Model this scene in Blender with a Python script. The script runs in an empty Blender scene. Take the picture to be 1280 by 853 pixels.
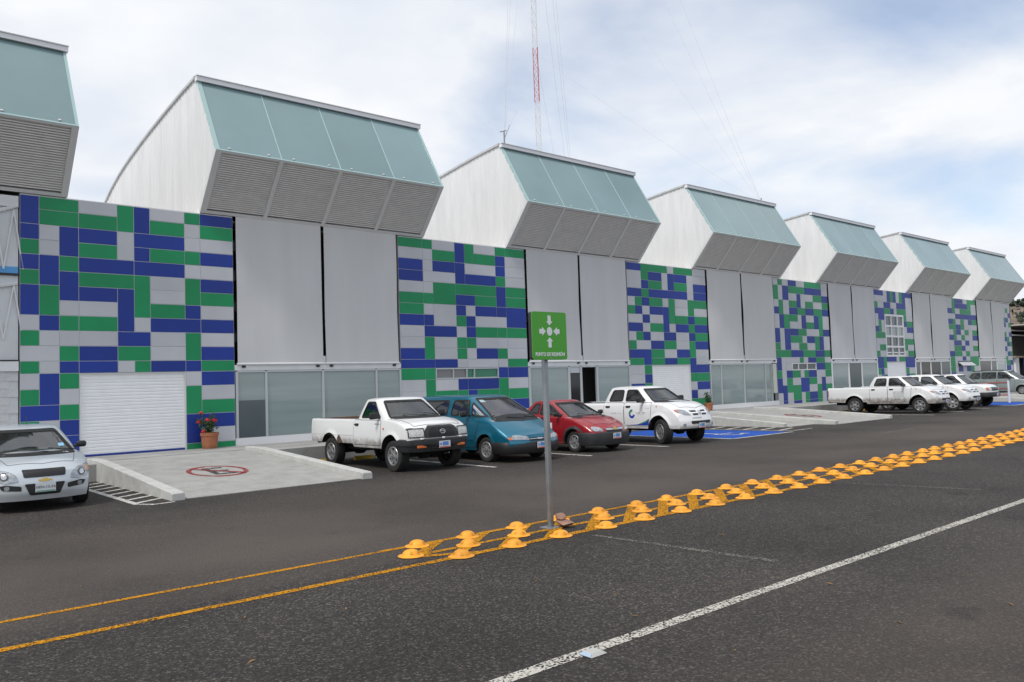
import bpy, bmesh, math, random
import numpy as np
from mathutils import Vector, Matrix
from mathutils.bvhtree import BVHTree

random.seed(7)
SC = bpy.context.scene
COL = SC.collection
rad = math.radians

# ------------------------------------------------------------------ camera
CAMZ = 1.8
r_ = Vector((0.76023237, -0.64869105, -0.03530809))
u_ = Vector((-0.01034677, -0.06643246, 0.99773728))
f_ = Vector((0.64956885, 0.75814685, 0.05721597))
cam = bpy.data.cameras.new('camera')
cam.sensor_width = 36.0
cam.lens = 36.0 * 1000.0 / 1280.0
cam.clip_start = 0.1
cam.clip_end = 3000
camo = bpy.data.objects.new('camera', cam)
COL.objects.link(camo)
M = Matrix((r_, u_, -f_)).transposed().to_4x4()
M.translation = Vector((0, 0, CAMZ))
camo.matrix_world = M
SC.camera = camo

# ------------------------------------------------------------------ world, sun, exposure
SUN_EL, SUN_AZ = 55.0, 257.0          # azimuth clockwise from +Y
w = bpy.data.worlds.new('World')
SC.world = w
w.use_nodes = True
nt = w.node_tree
nt.nodes.clear()
N = nt.nodes.new
out = N('ShaderNodeOutputWorld')
sky = N('ShaderNodeTexSky')
sky.sky_type = 'NISHITA'
sky.sun_disc = False
sky.sun_elevation = rad(SUN_EL)
sky.sun_rotation = rad(SUN_AZ)
sky.air_density = 1.0
sky.dust_density = 1.6
bg1 = N('ShaderNodeBackground')
bg1.inputs[1].default_value = 0.13
nt.links.new(sky.outputs[0], bg1.inputs[0])
tc = N('ShaderNodeTexCoord')
sep = N('ShaderNodeSeparateXYZ')
nt.links.new(tc.outputs['Generated'], sep.inputs[0])
add = N('ShaderNodeMath'); add.operation = 'ADD'; add.inputs[1].default_value = 0.22
mx_ = N('ShaderNodeMath'); mx_.operation = 'MAXIMUM'; mx_.inputs[1].default_value = 0.0
nt.links.new(sep.outputs[2], mx_.inputs[0]); nt.links.new(mx_.outputs[0], add.inputs[0])
dx = N('ShaderNodeMath'); dx.operation = 'DIVIDE'
dy = N('ShaderNodeMath'); dy.operation = 'DIVIDE'
nt.links.new(sep.outputs[0], dx.inputs[0]); nt.links.new(add.outputs[0], dx.inputs[1])
nt.links.new(sep.outputs[1], dy.inputs[0]); nt.links.new(add.outputs[0], dy.inputs[1])
cmb = N('ShaderNodeCombineXYZ')
nt.links.new(dx.outputs[0], cmb.inputs[0]); nt.links.new(dy.outputs[0], cmb.inputs[1])
cmb.inputs[2].default_value = 3.3
nz = N('ShaderNodeTexNoise'); nz.inputs['Scale'].default_value = 1.15
nz.inputs['Detail'].default_value = 6; nz.inputs['Roughness'].default_value = 0.52
nz.inputs['Distortion'].default_value = 0.35
nt.links.new(cmb.outputs[0], nz.inputs['Vector'])
rp = N('ShaderNodeValToRGB')
rp.color_ramp.elements[0].position = 0.36; rp.color_ramp.elements[0].color = (.30, .30, .30, 1)
rp.color_ramp.elements[1].position = 0.56; rp.color_ramp.elements[1].color = (1, 1, 1, 1)
nt.links.new(nz.outputs[0], rp.inputs[0])
nz2 = N('ShaderNodeTexNoise'); nz2.inputs['Scale'].default_value = 2.6; nz2.inputs['Detail'].default_value = 5
nt.links.new(cmb.outputs[0], nz2.inputs['Vector'])
rp2 = N('ShaderNodeValToRGB')
rp2.color_ramp.elements[0].position = 0.33; rp2.color_ramp.elements[0].color = (.73, .775, .855, 1)
rp2.color_ramp.elements[1].position = 0.62; rp2.color_ramp.elements[1].color = (.885, .90, .925, 1)
nt.links.new(nz2.outputs[0], rp2.inputs[0])
bg2 = N('ShaderNodeBackground'); bg2.inputs[1].default_value = 0.79
nt.links.new(rp2.outputs[0], bg2.inputs[0])
mixw = N('ShaderNodeMixShader')
nt.links.new(rp.outputs[0], mixw.inputs[0])
nt.links.new(bg1.outputs[0], mixw.inputs[1]); nt.links.new(bg2.outputs[0], mixw.inputs[2])
nt.links.new(mixw.outputs[0], out.inputs[0])

sl = bpy.data.lights.new('sun', 'SUN')
sl.energy = 1.55
sl.angle = rad(12)
sl.color = (1.0, 0.965, 0.91)
so = bpy.data.objects.new('sun', sl)
COL.objects.link(so)
sd = Vector((math.sin(rad(SUN_AZ)) * math.cos(rad(SUN_EL)), math.cos(rad(SUN_AZ)) * math.cos(rad(SUN_EL)), math.sin(rad(SUN_EL))))
so.rotation_euler = sd.to_track_quat('Z', 'Y').to_euler()
so.location = (-20, 0, 40)
vs = SC.view_settings
vs.view_transform = 'Standard'
vs.look = 'None'
vs.gamma = 1
vs.exposure = 0.46
SC.cycles.max_bounces = 8
SC.cycles.transparent_max_bounces = 12

# ------------------------------------------------------------------ materials
MATS = {}
def mat(name, col, rough=.6, metal=0., coat=0., var=0., vs=4., bump=0., bs=60., spec=.5, trans=0., stretch=None, rnd=0.):
    if name in MATS: return MATS[name]
    m = bpy.data.materials.new(name); m.use_nodes = True
    t = m.node_tree; b = t.nodes['Principled BSDF']
    b.inputs['Base Color'].default_value = (*col, 1)
    b.inputs['Roughness'].default_value = rough
    b.inputs['Metallic'].default_value = metal
    b.inputs['Coat Weight'].default_value = coat
    b.inputs['Coat Roughness'].default_value = .06
    b.inputs['Specular IOR Level'].default_value = spec
    if trans: b.inputs['Transmission Weight'].default_value = trans
    if var or bump:
        tcn = t.nodes.new('ShaderNodeTexCoord')
        vec = tcn.outputs['Object']
        if stretch:
            mp = t.nodes.new('ShaderNodeMapping'); mp.inputs['Scale'].default_value = stretch
            t.links.new(vec, mp.inputs[0]); vec = mp.outputs[0]
    if var:
        n = t.nodes.new('ShaderNodeTexNoise'); n.inputs['Scale'].default_value = vs; n.inputs['Detail'].default_value = 6
        t.links.new(vec, n.inputs['Vector'])
        mr = t.nodes.new('ShaderNodeMapRange')
        mr.inputs[1].default_value = .3; mr.inputs[2].default_value = .7
        mr.inputs[3].default_value = 1 - var; mr.inputs[4].default_value = 1 + var
        t.links.new(n.outputs[0], mr.inputs[0])
        vm = t.nodes.new('ShaderNodeVectorMath'); vm.operation = 'SCALE'
        vm.inputs[0].default_value = col
        if rnd:
            oi = t.nodes.new('ShaderNodeObjectInfo'); q = t.nodes.new('ShaderNodeMapRange'); q.inputs[3].default_value = 1 - rnd; q.inputs[4].default_value = 1 + rnd
            t.links.new(oi.outputs['Random'], q.inputs[0]); mq = t.nodes.new('ShaderNodeMath'); mq.operation = 'MULTIPLY'
            t.links.new(q.outputs[0], mq.inputs[0]); t.links.new(mr.outputs[0], mq.inputs[1]); t.links.new(mq.outputs[0], vm.inputs['Scale'])
        else: t.links.new(mr.outputs[0], vm.inputs['Scale'])
        t.links.new(vm.outputs[0], b.inputs['Base Color'])
        ra = t.nodes.new('ShaderNodeMath'); ra.operation = 'MULTIPLY'; ra.inputs[1].default_value = rough
        t.links.new(mr.outputs[0], ra.inputs[0]); t.links.new(ra.outputs[0], b.inputs['Roughness'])
    if bump:
        n2 = t.nodes.new('ShaderNodeTexNoise'); n2.inputs['Scale'].default_value = bs; n2.inputs['Detail'].default_value = 3
        t.links.new(vec, n2.inputs['Vector'])
        bp = t.nodes.new('ShaderNodeBump'); bp.inputs['Strength'].default_value = bump; bp.inputs['Distance'].default_value = .01
        t.links.new(n2.outputs[0], bp.inputs['Height']); t.links.new(bp.outputs[0], b.inputs['Normal'])
    MATS[name] = m
    return m

def node_mat(name):
    m = bpy.data.materials.new(name); m.use_nodes = True
    MATS[name] = m
    return m, m.node_tree, m.node_tree.nodes['Principled BSDF']

def asphalt_mat():
    m, t, b = node_mat('asphalt')
    n = t.nodes.new; L = t.links.new
    tcn = n('ShaderNodeTexCoord')
    # aggregate
    vo = n('ShaderNodeTexVoronoi'); vo.inputs['Scale'].default_value = 64
    L(tcn.outputs['Object'], vo.inputs['Vector'])
    ra = n('ShaderNodeValToRGB')
    e = ra.color_ramp.elements
    e[0].position = 0; e[0].color = (.009, .0082, .0075, 1)
    e[1].position = 1; e[1].color = (.125, .109, .094, 1)
    e2 = ra.color_ramp.elements.new(.55); e2.color = (.0235, .0205, .018, 1)
    e3 = ra.color_ramp.elements.new(.86); e3.color = (.053, .0462, .0405, 1)
    sp = n('ShaderNodeSeparateColor'); L(vo.outputs['Color'], sp.inputs[0]); L(sp.outputs[0], ra.inputs[0])
    # large patches
    big = n('ShaderNodeTexNoise'); big.inputs['Scale'].default_value = .35; big.inputs['Detail'].default_value = 6
    L(tcn.outputs['Object'], big.inputs['Vector'])
    # tyre-worn bands along the road (stretched noise)
    mp = n('ShaderNodeMapping'); mp.inputs['Scale'].default_value = (.05, .85, 1)
    L(tcn.outputs['Object'], mp.inputs[0])
    st = n('ShaderNodeTexNoise'); st.inputs['Scale'].default_value = 1.0; st.inputs['Detail'].default_value = 4
    L(mp.outputs[0], st.inputs['Vector'])
    mr = n('ShaderNodeMapRange'); mr.inputs[1].default_value = .32; mr.inputs[2].default_value = .68; mr.inputs[3].default_value = .70; mr.inputs[4].default_value = 1.40
    L(big.outputs[0], mr.inputs[0])
    # lanes polished by traffic lie at set distances across the road, broken up by noise
    sy = n('ShaderNodeSeparateXYZ'); L(tcn.outputs['Object'], sy.inputs[0])
    wob = n('ShaderNodeMath'); wob.operation = 'MULTIPLY_ADD'; wob.inputs[1].default_value = 2.4; L(st.outputs[0], wob.inputs[0]); L(sy.outputs[1], wob.inputs[2])
    ny = n('ShaderNodeMapRange'); ny.inputs[1].default_value = 1.2; ny.inputs[2].default_value = 21.2; L(wob.outputs[0], ny.inputs[0])
    lr = n('ShaderNodeValToRGB'); cr = lr.color_ramp
    for p_, v_ in ((.0, .5), (.10, .62), (.16, .30), (.22, .12), (.31, .10), (.355, .06), (.40, .55), (.47, .85), (.56, .70), (.63, .35), (.72, .15), (.95, .12)):
        el = cr.elements.new(p_); el.color = (v_, v_, v_, 1)
    cr.elements.remove(cr.elements[0]); cr.elements[len(cr.elements) - 1].color = (.12, .12, .12, 1)
    L(ny.outputs[0], lr.inputs[0])
    br = n('ShaderNodeMapRange'); br.inputs[1].default_value = .3; br.inputs[2].default_value = .65; br.inputs[3].default_value = .55; br.inputs[4].default_value = 1.25; L(big.outputs[0], br.inputs[0])
    mr2 = n('ShaderNodeMath'); mr2.operation = 'MULTIPLY'; mr2.use_clamp = True; L(lr.outputs[0], mr2.inputs[0]); L(br.outputs[0], mr2.inputs[1])
    sc = n('ShaderNodeVectorMath'); sc.operation = 'SCALE'
    L(ra.outputs[0], sc.inputs[0]); L(mr.outputs[0], sc.inputs['Scale'])
    mix = n('ShaderNodeMix'); mix.data_type = 'RGBA'
    L(mr2.outputs[0], mix.inputs[0]); L(sc.outputs[0], mix.inputs[6])
    # dusty film colour for the worn bands, still grainy
    fn = n('ShaderNodeTexNoise'); fn.inputs['Scale'].default_value = 60; fn.inputs['Detail'].default_value = 3
    L(tcn.outputs['Object'], fn.inputs['Vector'])
    fr = n('ShaderNodeValToRGB'); fr.color_ramp.elements[0].color = (.041, .0335, .0282, 1); fr.color_ramp.elements[1].color = (.132, .107, .089, 1)
    fr.color_ramp.elements[0].position = .3; fr.color_ramp.elements[1].position = .72
    L(fn.outputs[0], fr.inputs[0]); L(fr.outputs[0], mix.inputs[7])
    # oil spots
    ov = n('ShaderNodeTexNoise'); ov.inputs['Scale'].default_value = 1.3; ov.inputs['Detail'].default_value = 5
    L(tcn.outputs['Object'], ov.inputs['Vector'])
    orr = n('ShaderNodeMapRange'); orr.inputs[1].default_value = .66; orr.inputs[2].default_value = .76; orr.inputs[3].default_value = 1; orr.inputs[4].default_value = .5
    L(ov.outputs[0], orr.inputs[0])
    s2 = n('ShaderNodeVectorMath'); s2.operation = 'SCALE'
    L(mix.outputs[2], s2.inputs[0]); L(orr.outputs[0], s2.inputs['Scale'])
    L(s2.outputs[0], b.inputs['Base Color'])
    b.inputs['Roughness'].default_value = .82
    b.inputs['Specular IOR Level'].default_value = .35
    bp = n('ShaderNodeBump'); bp.inputs['Strength'].default_value = .55; bp.inputs['Distance'].default_value = .012
    L(vo.outputs['Distance'], bp.inputs['Height']); L(bp.outputs[0], b.inputs['Normal'])
    return m

def paint_mark(name, col, wear=.5, ws=22):
    m, t, b = node_mat(name)
    n = t.nodes.new; L = t.links.new
    tcn = n('ShaderNodeTexCoord')
    a = n('ShaderNodeTexNoise'); a.inputs['Scale'].default_value = ws; a.inputs['Detail'].default_value = 8; a.inputs['Roughness'].default_value = .7
    L(tcn.outputs['Object'], a.inputs['Vector'])
    a2 = n('ShaderNodeTexNoise'); a2.inputs['Scale'].default_value = 3.5; a2.inputs['Detail'].default_value = 5
    L(tcn.outputs['Object'], a2.inputs['Vector'])
    vo = n('ShaderNodeTexVoronoi'); vo.inputs['Scale'].default_value = 72; L(tcn.outputs['Object'], vo.inputs['Vector'])
    sp = n('ShaderNodeSeparateColor'); L(vo.outputs['Color'], sp.inputs[0])
    k1 = n('ShaderNodeMath'); k1.operation = 'MULTIPLY'; k1.inputs[1].default_value = .34; L(sp.outputs[0], k1.inputs[0])
    k2 = n('ShaderNodeMath'); k2.operation = 'MULTIPLY_ADD'; k2.inputs[1].default_value = .36; L(a.outputs[0], k2.inputs[0]); L(k1.outputs[0], k2.inputs[2])
    k3 = n('ShaderNodeMath'); k3.operation = 'MULTIPLY_ADD'; k3.inputs[1].default_value = .30; L(a2.outputs[0], k3.inputs[0]); L(k2.outputs[0], k3.inputs[2])
    mr = n('ShaderNodeMapRange'); mr.inputs[1].default_value = wear - .03; mr.inputs[2].default_value = wear + .03
    L(k3.outputs[0], mr.inputs[0])
    b.inputs['Base Color'].default_value = (*col, 1); b.inputs['Roughness'].default_value = .8; b.inputs['Specular IOR Level'].default_value = .2
    tr = n('ShaderNodeBsdfTransparent'); ms = n('ShaderNodeMixShader')
    L(mr.outputs[0], ms.inputs[0]); L(tr.outputs[0], ms.inputs[1]); L(b.outputs[0], ms.inputs[2])
    L(ms.outputs[0], t.nodes['Material Output'].inputs[0])
    return m

def car_paint(name, col, metal=0., rough=.32, dirt=(.12, .075, .04), dirt_h=.62, dirt_amt=.8, flake=False):
    m, t, b = node_mat(name)
    n = t.nodes.new; L = t.links.new
    tcn = n('ShaderNodeTexCoord'); s = n('ShaderNodeSeparateXYZ'); L(tcn.outputs['Object'], s.inputs[0])
    a = n('ShaderNodeTexNoise'); a.inputs['Scale'].default_value = 7; a.inputs['Detail'].default_value = 8
    L(tcn.outputs['Object'], a.inputs['Vector'])
    mr = n('ShaderNodeMapRange'); mr.inputs[1].default_value = dirt_h; mr.inputs[2].default_value = dirt_h - .22
    mr.inputs[3].default_value = -.28; mr.inputs[4].default_value = .34
    L(s.outputs[2], mr.inputs[0])
    ad = n('ShaderNodeMath'); ad.operation = 'ADD'; L(mr.outputs[0], ad.inputs[0]); L(a.outputs[0], ad.inputs[1])
    m2 = n('ShaderNodeMapRange'); m2.inputs[1].default_value = .46; m2.inputs[2].default_value = .92; m2.inputs[3].default_value = 0; m2.inputs[4].default_value = dirt_amt
    L(ad.outputs[0], m2.inputs[0])
    mx = n('ShaderNodeMix'); mx.data_type = 'RGBA'; mx.inputs[6].default_value = (*col, 1); mx.inputs[7].default_value = (*dirt, 1)
    L(m2.outputs[0], mx.inputs[0]); L(mx.outputs[2], b.inputs['Base Color'])
    r2 = n('ShaderNodeMapRange'); r2.inputs[3].default_value = rough; r2.inputs[4].default_value = .8
    L(m2.outputs[0], r2.inputs[0]); L(r2.outputs[0], b.inputs['Roughness'])
    b.inputs['Metallic'].default_value = metal
    b.inputs['Coat Weight'].default_value = .7; b.inputs['Coat Roughness'].default_value = .08
    return m

def glass_mat(name, tint, opac, rough=.02):
    m, t, b = node_mat(name)
    n = t.nodes.new; L = t.links.new
    b.inputs['Base Color'].default_value = (*tint, 1); b.inputs['Roughness'].default_value = .5
    tr = n('ShaderNodeBsdfTransparent'); tr.inputs[0].default_value = (.86, .95, .92, 1)
    gl = n('ShaderNodeBsdfGlossy'); gl.inputs['Roughness'].default_value = rough
    fr = n('ShaderNodeFresnel'); fr.inputs[0].default_value = 2.5
    m1 = n('ShaderNodeMixShader'); m1.inputs[0].default_value = opac; L(tr.outputs[0], m1.inputs[1]); L(b.outputs[0], m1.inputs[2])
    ms = n('ShaderNodeMixShader'); L(fr.outputs[0], ms.inputs[0]); L(m1.outputs[0], ms.inputs[1]); L(gl.outputs[0], ms.inputs[2])
    L(ms.outputs[0], t.nodes['Material Output'].inputs[0])
    return m

def concrete_mat(name, col, s=2.5, var=.16):
    m, t, b = node_mat(name)
    n = t.nodes.new; L = t.links.new
    tcn = n('ShaderNodeTexCoord')
    a = n('ShaderNodeTexNoise'); a.inputs['Scale'].default_value = s; a.inputs['Detail'].default_value = 9; a.inputs['Roughness'].default_value = .65
    c = n('ShaderNodeTexNoise'); c.inputs['Scale'].default_value = 55; c.inputs['Detail'].default_value = 3
    L(tcn.outputs['Object'], a.inputs['Vector']); L(tcn.outputs['Object'], c.inputs['Vector'])
    m1 = n('ShaderNodeMapRange'); m1.inputs[1].default_value = .3; m1.inputs[2].default_value = .7; m1.inputs[3].default_value = 1 - var; m1.inputs[4].default_value = 1 + var
    m2 = n('ShaderNodeMapRange'); m2.inputs[1].default_value = .3; m2.inputs[2].default_value = .7; m2.inputs[3].default_value = .82; m2.inputs[4].default_value = 1.15
    L(a.outputs[0], m1.inputs[0]); L(c.outputs[0], m2.inputs[0])
    mu = n('ShaderNodeMath'); mu.operation = 'MULTIPLY'; L(m1.outputs[0], mu.inputs[0]); L(m2.outputs[0], mu.inputs[1])
    sc = n('ShaderNodeVectorMath'); sc.operation = 'SCALE'; sc.inputs[0].default_value = col; L(mu.outputs[0], sc.inputs['Scale'])
    L(sc.outputs[0], b.inputs['Base Color']); b.inputs['Roughness'].default_value = .88
    bp = n('ShaderNodeBump'); bp.inputs['Strength'].default_value = .3; bp.inputs['Distance'].default_value = .01
    L(c.outputs[0], bp.inputs['Height']); L(bp.outputs[0], b.inputs['Normal'])
    return m

ASPH = asphalt_mat()
WHITE_MARK = paint_mark('worn_white_paint', (.50, .475, .42), .445, 60)
WHITE_MARK2 = paint_mark('white_bay_paint', (.60, .585, .55), .40, 20)
YEL_MARK = paint_mark('worn_yellow_paint', (.52, .225, .004), .425, 50)
BLUE_MARK = paint_mark('blue_bay_paint', (.018, .085, .40), .33, 9)
FAINT_MARK = paint_mark('faded_white_paint', (.19, .175, .16), .53, 16)
RED_MARK = paint_mark('red_emblem_paint', (.30, .03, .032), .435, 14)
BLK_MARK = paint_mark('black_emblem_paint', (.05, .05, .055), .43, 14)
CONC = concrete_mat('ramp_concrete', (.34, .335, .315))
CONC_W = concrete_mat('painted_kerb_concrete', (.50, .50, .475), 3, .14)
CONC_D = concrete_mat('sidewalk_concrete', (.36, .355, .34), 1.3, .2)
CONC_L = concrete_mat('sidewalk_band_concrete', (.27, .27, .265), 2.2, .2)
PB = mat('blue_cladding', (.014, .042, .285), .42, spec=.35, var=.09, vs=.9, rnd=.10)
PG = mat('green_cladding', (.011, .27, .102), .42, spec=.35, var=.09, vs=.9, rnd=.08)
PW = mat('grey_cladding', (.53, .54, .57), .42, spec=.35, var=.06, vs=.9, rnd=.05)
SEAM = mat('silver_seam', (.52, .54, .57), .5)
SCREEN = mat('screen_fabric', (.60, .60, .60), .85, var=.035, vs=.6, bump=.1, bs=1.2, stretch=(3, 1, .35), rnd=.04)
WPAINT = mat('white_painted_metal', (.72, .73, .74), .5, var=.05, vs=2)
GABLE = mat('white_ribbed_sheet', (.76, .76, .75), .55, var=.06, vs=.9, stretch=(1, 3, .5))
ROOFM = mat('zinc_roof_sheet', (.52, .52, .51), .55, var=.1)
RIDGE = mat('ridge_flashing', (.80, .80, .82), .45)
TRIMG = mat('grey_trim', (.68, .68, .67), .55)
TEALF = mat('teal_glass_edge', (.38, .53, .52), .35)
TEALG = mat('teal_tinted_glass', (.215, .315, .325), .10, var=.09, vs=.35, spec=.5, rnd=.07)
LOUV = mat('louvre_grey', (.74, .72, .69), .6, var=.06)
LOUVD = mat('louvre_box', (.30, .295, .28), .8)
FROST = mat('frosted_glass', (.27, .33, .33), .06, var=.10, vs=.6, stretch=(.4, 1, 6), coat=.4, rnd=.06)
FROST2 = mat('grey_door_glass', (.10, .125, .135), .12, var=.08, vs=.8)
DARKG = mat('dark_glass', (.02, .022, .024), .06)
GREENG = mat('green_tinted_glass', (.03, .20, .12), .12)
ALU = mat('aluminium', (.52, .55, .56), .4, metal=.3)
WFRAME = mat('white_frame', (.78, .78, .79), .45)
ROLL = mat('roller_door_white', (.84, .85, .86), .5, var=.03)
DARK = mat('dark_interior', (.02, .02, .02), .9)
BLOCK = concrete_mat('grey_block', (.58, .59, .60), 4, .10)
BACKW = mat('inner_wall', (.10, .10, .10), .9)
BLACKP = mat('black_plastic', (.014, .014, .015), .5, bump=.1, bs=300)
GREYP = mat('grey_plastic', (.027, .028, .031), .55, var=.2, vs=6)
RUBBER = mat('tyre_rubber', (.022, .021, .020), .85, var=.25, vs=5)
STEEL = mat('galvanised_steel', (.30, .32, .335), .45, metal=.55, var=.12, vs=6)
CHROME = mat('chrome', (.62, .62, .63), .14, metal=1)
RIMM = mat('alloy_rim', (.42, .42, .42), .35, metal=.75, var=.2, vs=9)
RIMD = mat('worn_hubcap', (.33, .33, .34), .45, metal=.5, var=.2, vs=9)
LENS = mat('headlamp_lens', (.50, .51, .49), .12, var=.25, vs=22, coat=.8)
LENSC = mat('clear_headlamp', (.36, .38, .40), .08, metal=.25, var=.35, vs=18, coat=1)
AMBER = mat('amber_lens', (.62, .15, .025), .25, coat=.6)
REDL = mat('red_lens', (.30, .012, .014), .25, coat=.6)
SEATM = mat('seat_fabric', (.20, .205, .215), .9, var=.2)
INTER = mat('car_interior', (.30, .30, .29), .85)
SEAL = mat('rubber_seal', (.012, .012, .012), .6)
GAP = mat('panel_gap', (.03, .03, .03), .8)
PLATE = mat('plate_white', (.62, .64, .66), .5)
PLATEB = mat('plate_blue', (.10, .24, .55), .5)
PLATER = mat('plate_red', (.50, .10, .07), .5)
GOLD = mat('gold_emblem', (.55, .38, .10), .3, metal=.7)
UNDER = mat('underbody', (.012, .012, .012), .9)
DOMEY = mat('dome_yellow', (.80, .335, .022), .55, var=.16, vs=9, rnd=.10)
DOMED = mat('dome_reflector', (.60, .27, .01), .5)
YPAINT = mat('yellow_paint', (.62, .40, .03), .6)
SIGNG = mat('sign_green', (.06, .34, .02), .35, var=.05, vs=2)
SIGNW = mat('sign_white', (.72, .74, .76), .5)
SIGND = mat('sign_edge', (.03, .032, .035), .5)
TERRA = mat('terracotta', (.36, .135, .065), .8, var=.15, vs=6)
LEAF = mat('leaf_green', (.035, .075, .018), .6, var=.35, vs=8)
FLOWER = mat('flower_red', (.68, .018, .012), .6)
SOIL = mat('soil', (.05, .035, .025), .95)
STONE = mat('brown_stone', (.29, .17, .125), .9, var=.3, vs=9, bump=.6, bs=20)
CONEO = mat('cone_orange', (.70, .115, .03), .5)
MASTR = mat('mast_red', (.50, .09, .07), .6)
MASTW = mat('mast_white', (.66, .66, .66), .6)
WIRE = mat('guy_wire', (.55, .56, .58), .6)
RAILR = mat('barrier_red', (.33, .05, .035), .55)
SHEDD = mat('shed_dark', (.030, .028, .026), .9, var=.2)
BLUEP = mat('blue_post', (.04, .13, .42), .5)
DRY = mat('dry_leaf', (.26, .155, .06), .8)
HILL = mat('dry_hillside', (.19, .15, .115), .95, var=.45, vs=.05)
DARKBUSH = mat('scrub_green', (.035, .05, .03), .9, var=.4, vs=.4)
WHITECAR = car_paint('white_paint_worn', (.74, .74, .73), dirt_h=.82, dirt_amt=.65)
WHITECAR2 = car_paint('white_paint', (.78, .785, .79), dirt_h=.66, dirt_amt=.45)
WHITECAR3 = car_paint('white_paint_dusty', (.74, .745, .74), dirt_h=.82, dirt_amt=.75)
TEALCAR = car_paint('teal_paint', (.005, .138, .220), metal=.35, dirt_h=.40, dirt_amt=.3)
REDCAR = car_paint('red_paint', (.30, .010, .016), dirt_h=.42, dirt_amt=.35)
SILVERCAR = car_paint('silver_paint', (.56, .60, .63), metal=.4, rough=.36, dirt_h=.30, dirt_amt=.25)
GREYCAR = car_paint('grey_green_paint', (.27, .315, .315), metal=.3, dirt_h=.38, dirt_amt=.3)
CGLASS = glass_mat('car_glass', (.03, .04, .04), .05)
CGLASSD = glass_mat('tinted_car_glass', (.008, .009, .010), .72)
CGLASSP = glass_mat('purple_windscreen', (.045, .035, .055), .34)

# ------------------------------------------------------------------ mesh helpers
class MB:
    def __init__(s): s.v = []; s.f = []; s.m = []
    def quad(s, *p, mi=0):
        i = len(s.v); s.v += [tuple(q) for q in p]; s.f.append(tuple(range(i, i + len(p)))); s.m.append(mi)
    def box(s, x0, x1, y0, y1, z0, z1, mi=0):
        i = len(s.v)
        s.v += [(x0,y0,z0),(x1,y0,z0),(x1,y1,z0),(x0,y1,z0),(x0,y0,z1),(x1,y0,z1),(x1,y1,z1),(x0,y1,z1)]
        for q in ((3,2,1,0),(4,5,6,7),(0,1,5,4),(1,2,6,5),(2,3,7,6),(3,0,4,7)):
            s.f.append(tuple(i + k for k in q)); s.m.append(mi)
    def hexa(s, p, mi=0):            # 8 points: bottom 4 ccw, top 4 ccw
        i = len(s.v); s.v += [tuple(q) for q in p]
        for q in ((3,2,1,0),(4,5,6,7),(0,1,5,4),(1,2,6,5),(2,3,7,6),(3,0,4,7)):
            s.f.append(tuple(i + k for k in q)); s.m.append(mi)
    def tube(s, a, b, r0, r1=None, n=8, mi=0, cap=True):
        r1 = r0 if r1 is None else r1
        a = Vector(a); b = Vector(b); d = (b - a).normalized()
        u = d.orthogonal().normalized(); v = d.cross(u)
        i = len(s.v)
        for p, r in ((a, r0), (b, r1)):
            for k in range(n):
                t = 2 * math.pi * k / n
                s.v.append(tuple(p + u * (r * math.cos(t)) + v * (r * math.sin(t))))
        for k in range(n):
            k2 = (k + 1) % n
            s.f.append((i + k, i + k2, i + n + k2, i + n + k)); s.m.append(mi)
        if cap:
            s.f.append(tuple(i + k for k in reversed(range(n)))); s.m.append(mi)
            s.f.append(tuple(i + n + k for k in range(n))); s.m.append(mi)
    def lathe(s, prof, c=(0,0,0), axis='z', n=24, mi=0):
        i = len(s.v); c = Vector(c)
        for r, h in prof:
            for k in range(n):
                t = 2 * math.pi * k / n; a, b2 = r * math.cos(t), r * math.sin(t)
                p = {'z': (a, b2, h), 'y': (a, h, b2), 'x': (h, a, b2)}[axis]
                s.v.append(tuple(c + Vector(p)))
        for j in range(len(prof) - 1):
            for k in range(n):
                k2 = (k + 1) % n
                s.f.append((i + j*n + k, i + j*n + k2, i + (j+1)*n + k2, i + (j+1)*n + k)); s.m.append(mi)
    def prism(s, poly, z0, z1, fn=None, mi=0):      # poly (a,b), extruded; fn maps (a,b,h)->xyz
        fn = fn or (lambda a, b, h: (a, b, h))
        i = len(s.v); n = len(poly)
        s.v += [fn(a, b, z0) for a, b in poly] + [fn(a, b, z1) for a, b in poly]
        s.f.append(tuple(i + k for k in reversed(range(n)))); s.m.append(mi)
        s.f.append(tuple(i + n + k for k in range(n))); s.m.append(mi)
        for k in range(n):
            k2 = (k + 1) % n; s.f.append((i + k, i + k2, i + n + k2, i + n + k)); s.m.append(mi)
    def rbox(s, c, size, r=.03, seg=3, mi=0, rot=None):
        bm = bmesh.new(); bmesh.ops.create_cube(bm, size=1)
        for v in bm.verts: v.co = Vector((v.co.x * size[0], v.co.y * size[1], v.co.z * size[2]))
        bmesh.ops.bevel(bm, geom=bm.edges[:], offset=min(r, min(size) * .48), segments=seg, affect='EDGES', profile=.5)
        i = len(s.v); bm.verts.index_update()
        for v in bm.verts:
            co = v.co if rot is None else rot @ v.co
            s.v.append(tuple(Vector(c) + co))
        for f in bm.faces:
            s.f.append(tuple(i + v.index for v in f.verts)); s.m.append(mi)
        bm.free()
    def mesh(s, name, mats, smooth=None):
        me = bpy.data.meshes.new(name)
        me.from_pydata(s.v, [], s.f)
        for m in (mats if isinstance(mats, (list, tuple)) else [mats]): me.materials.append(m)
        if any(s.m): me.polygons.foreach_set('material_index', s.m)
        bm = bmesh.new(); bm.from_mesh(me)
        bmesh.ops.recalc_face_normals(bm, faces=bm.faces); bm.to_mesh(me); bm.free()
        if smooth is not None:
            me.polygons.foreach_set('use_smooth', [True] * len(me.polygons))
            me.set_sharp_from_angle(angle=rad(smooth))
        me.update()
        return me

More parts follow.
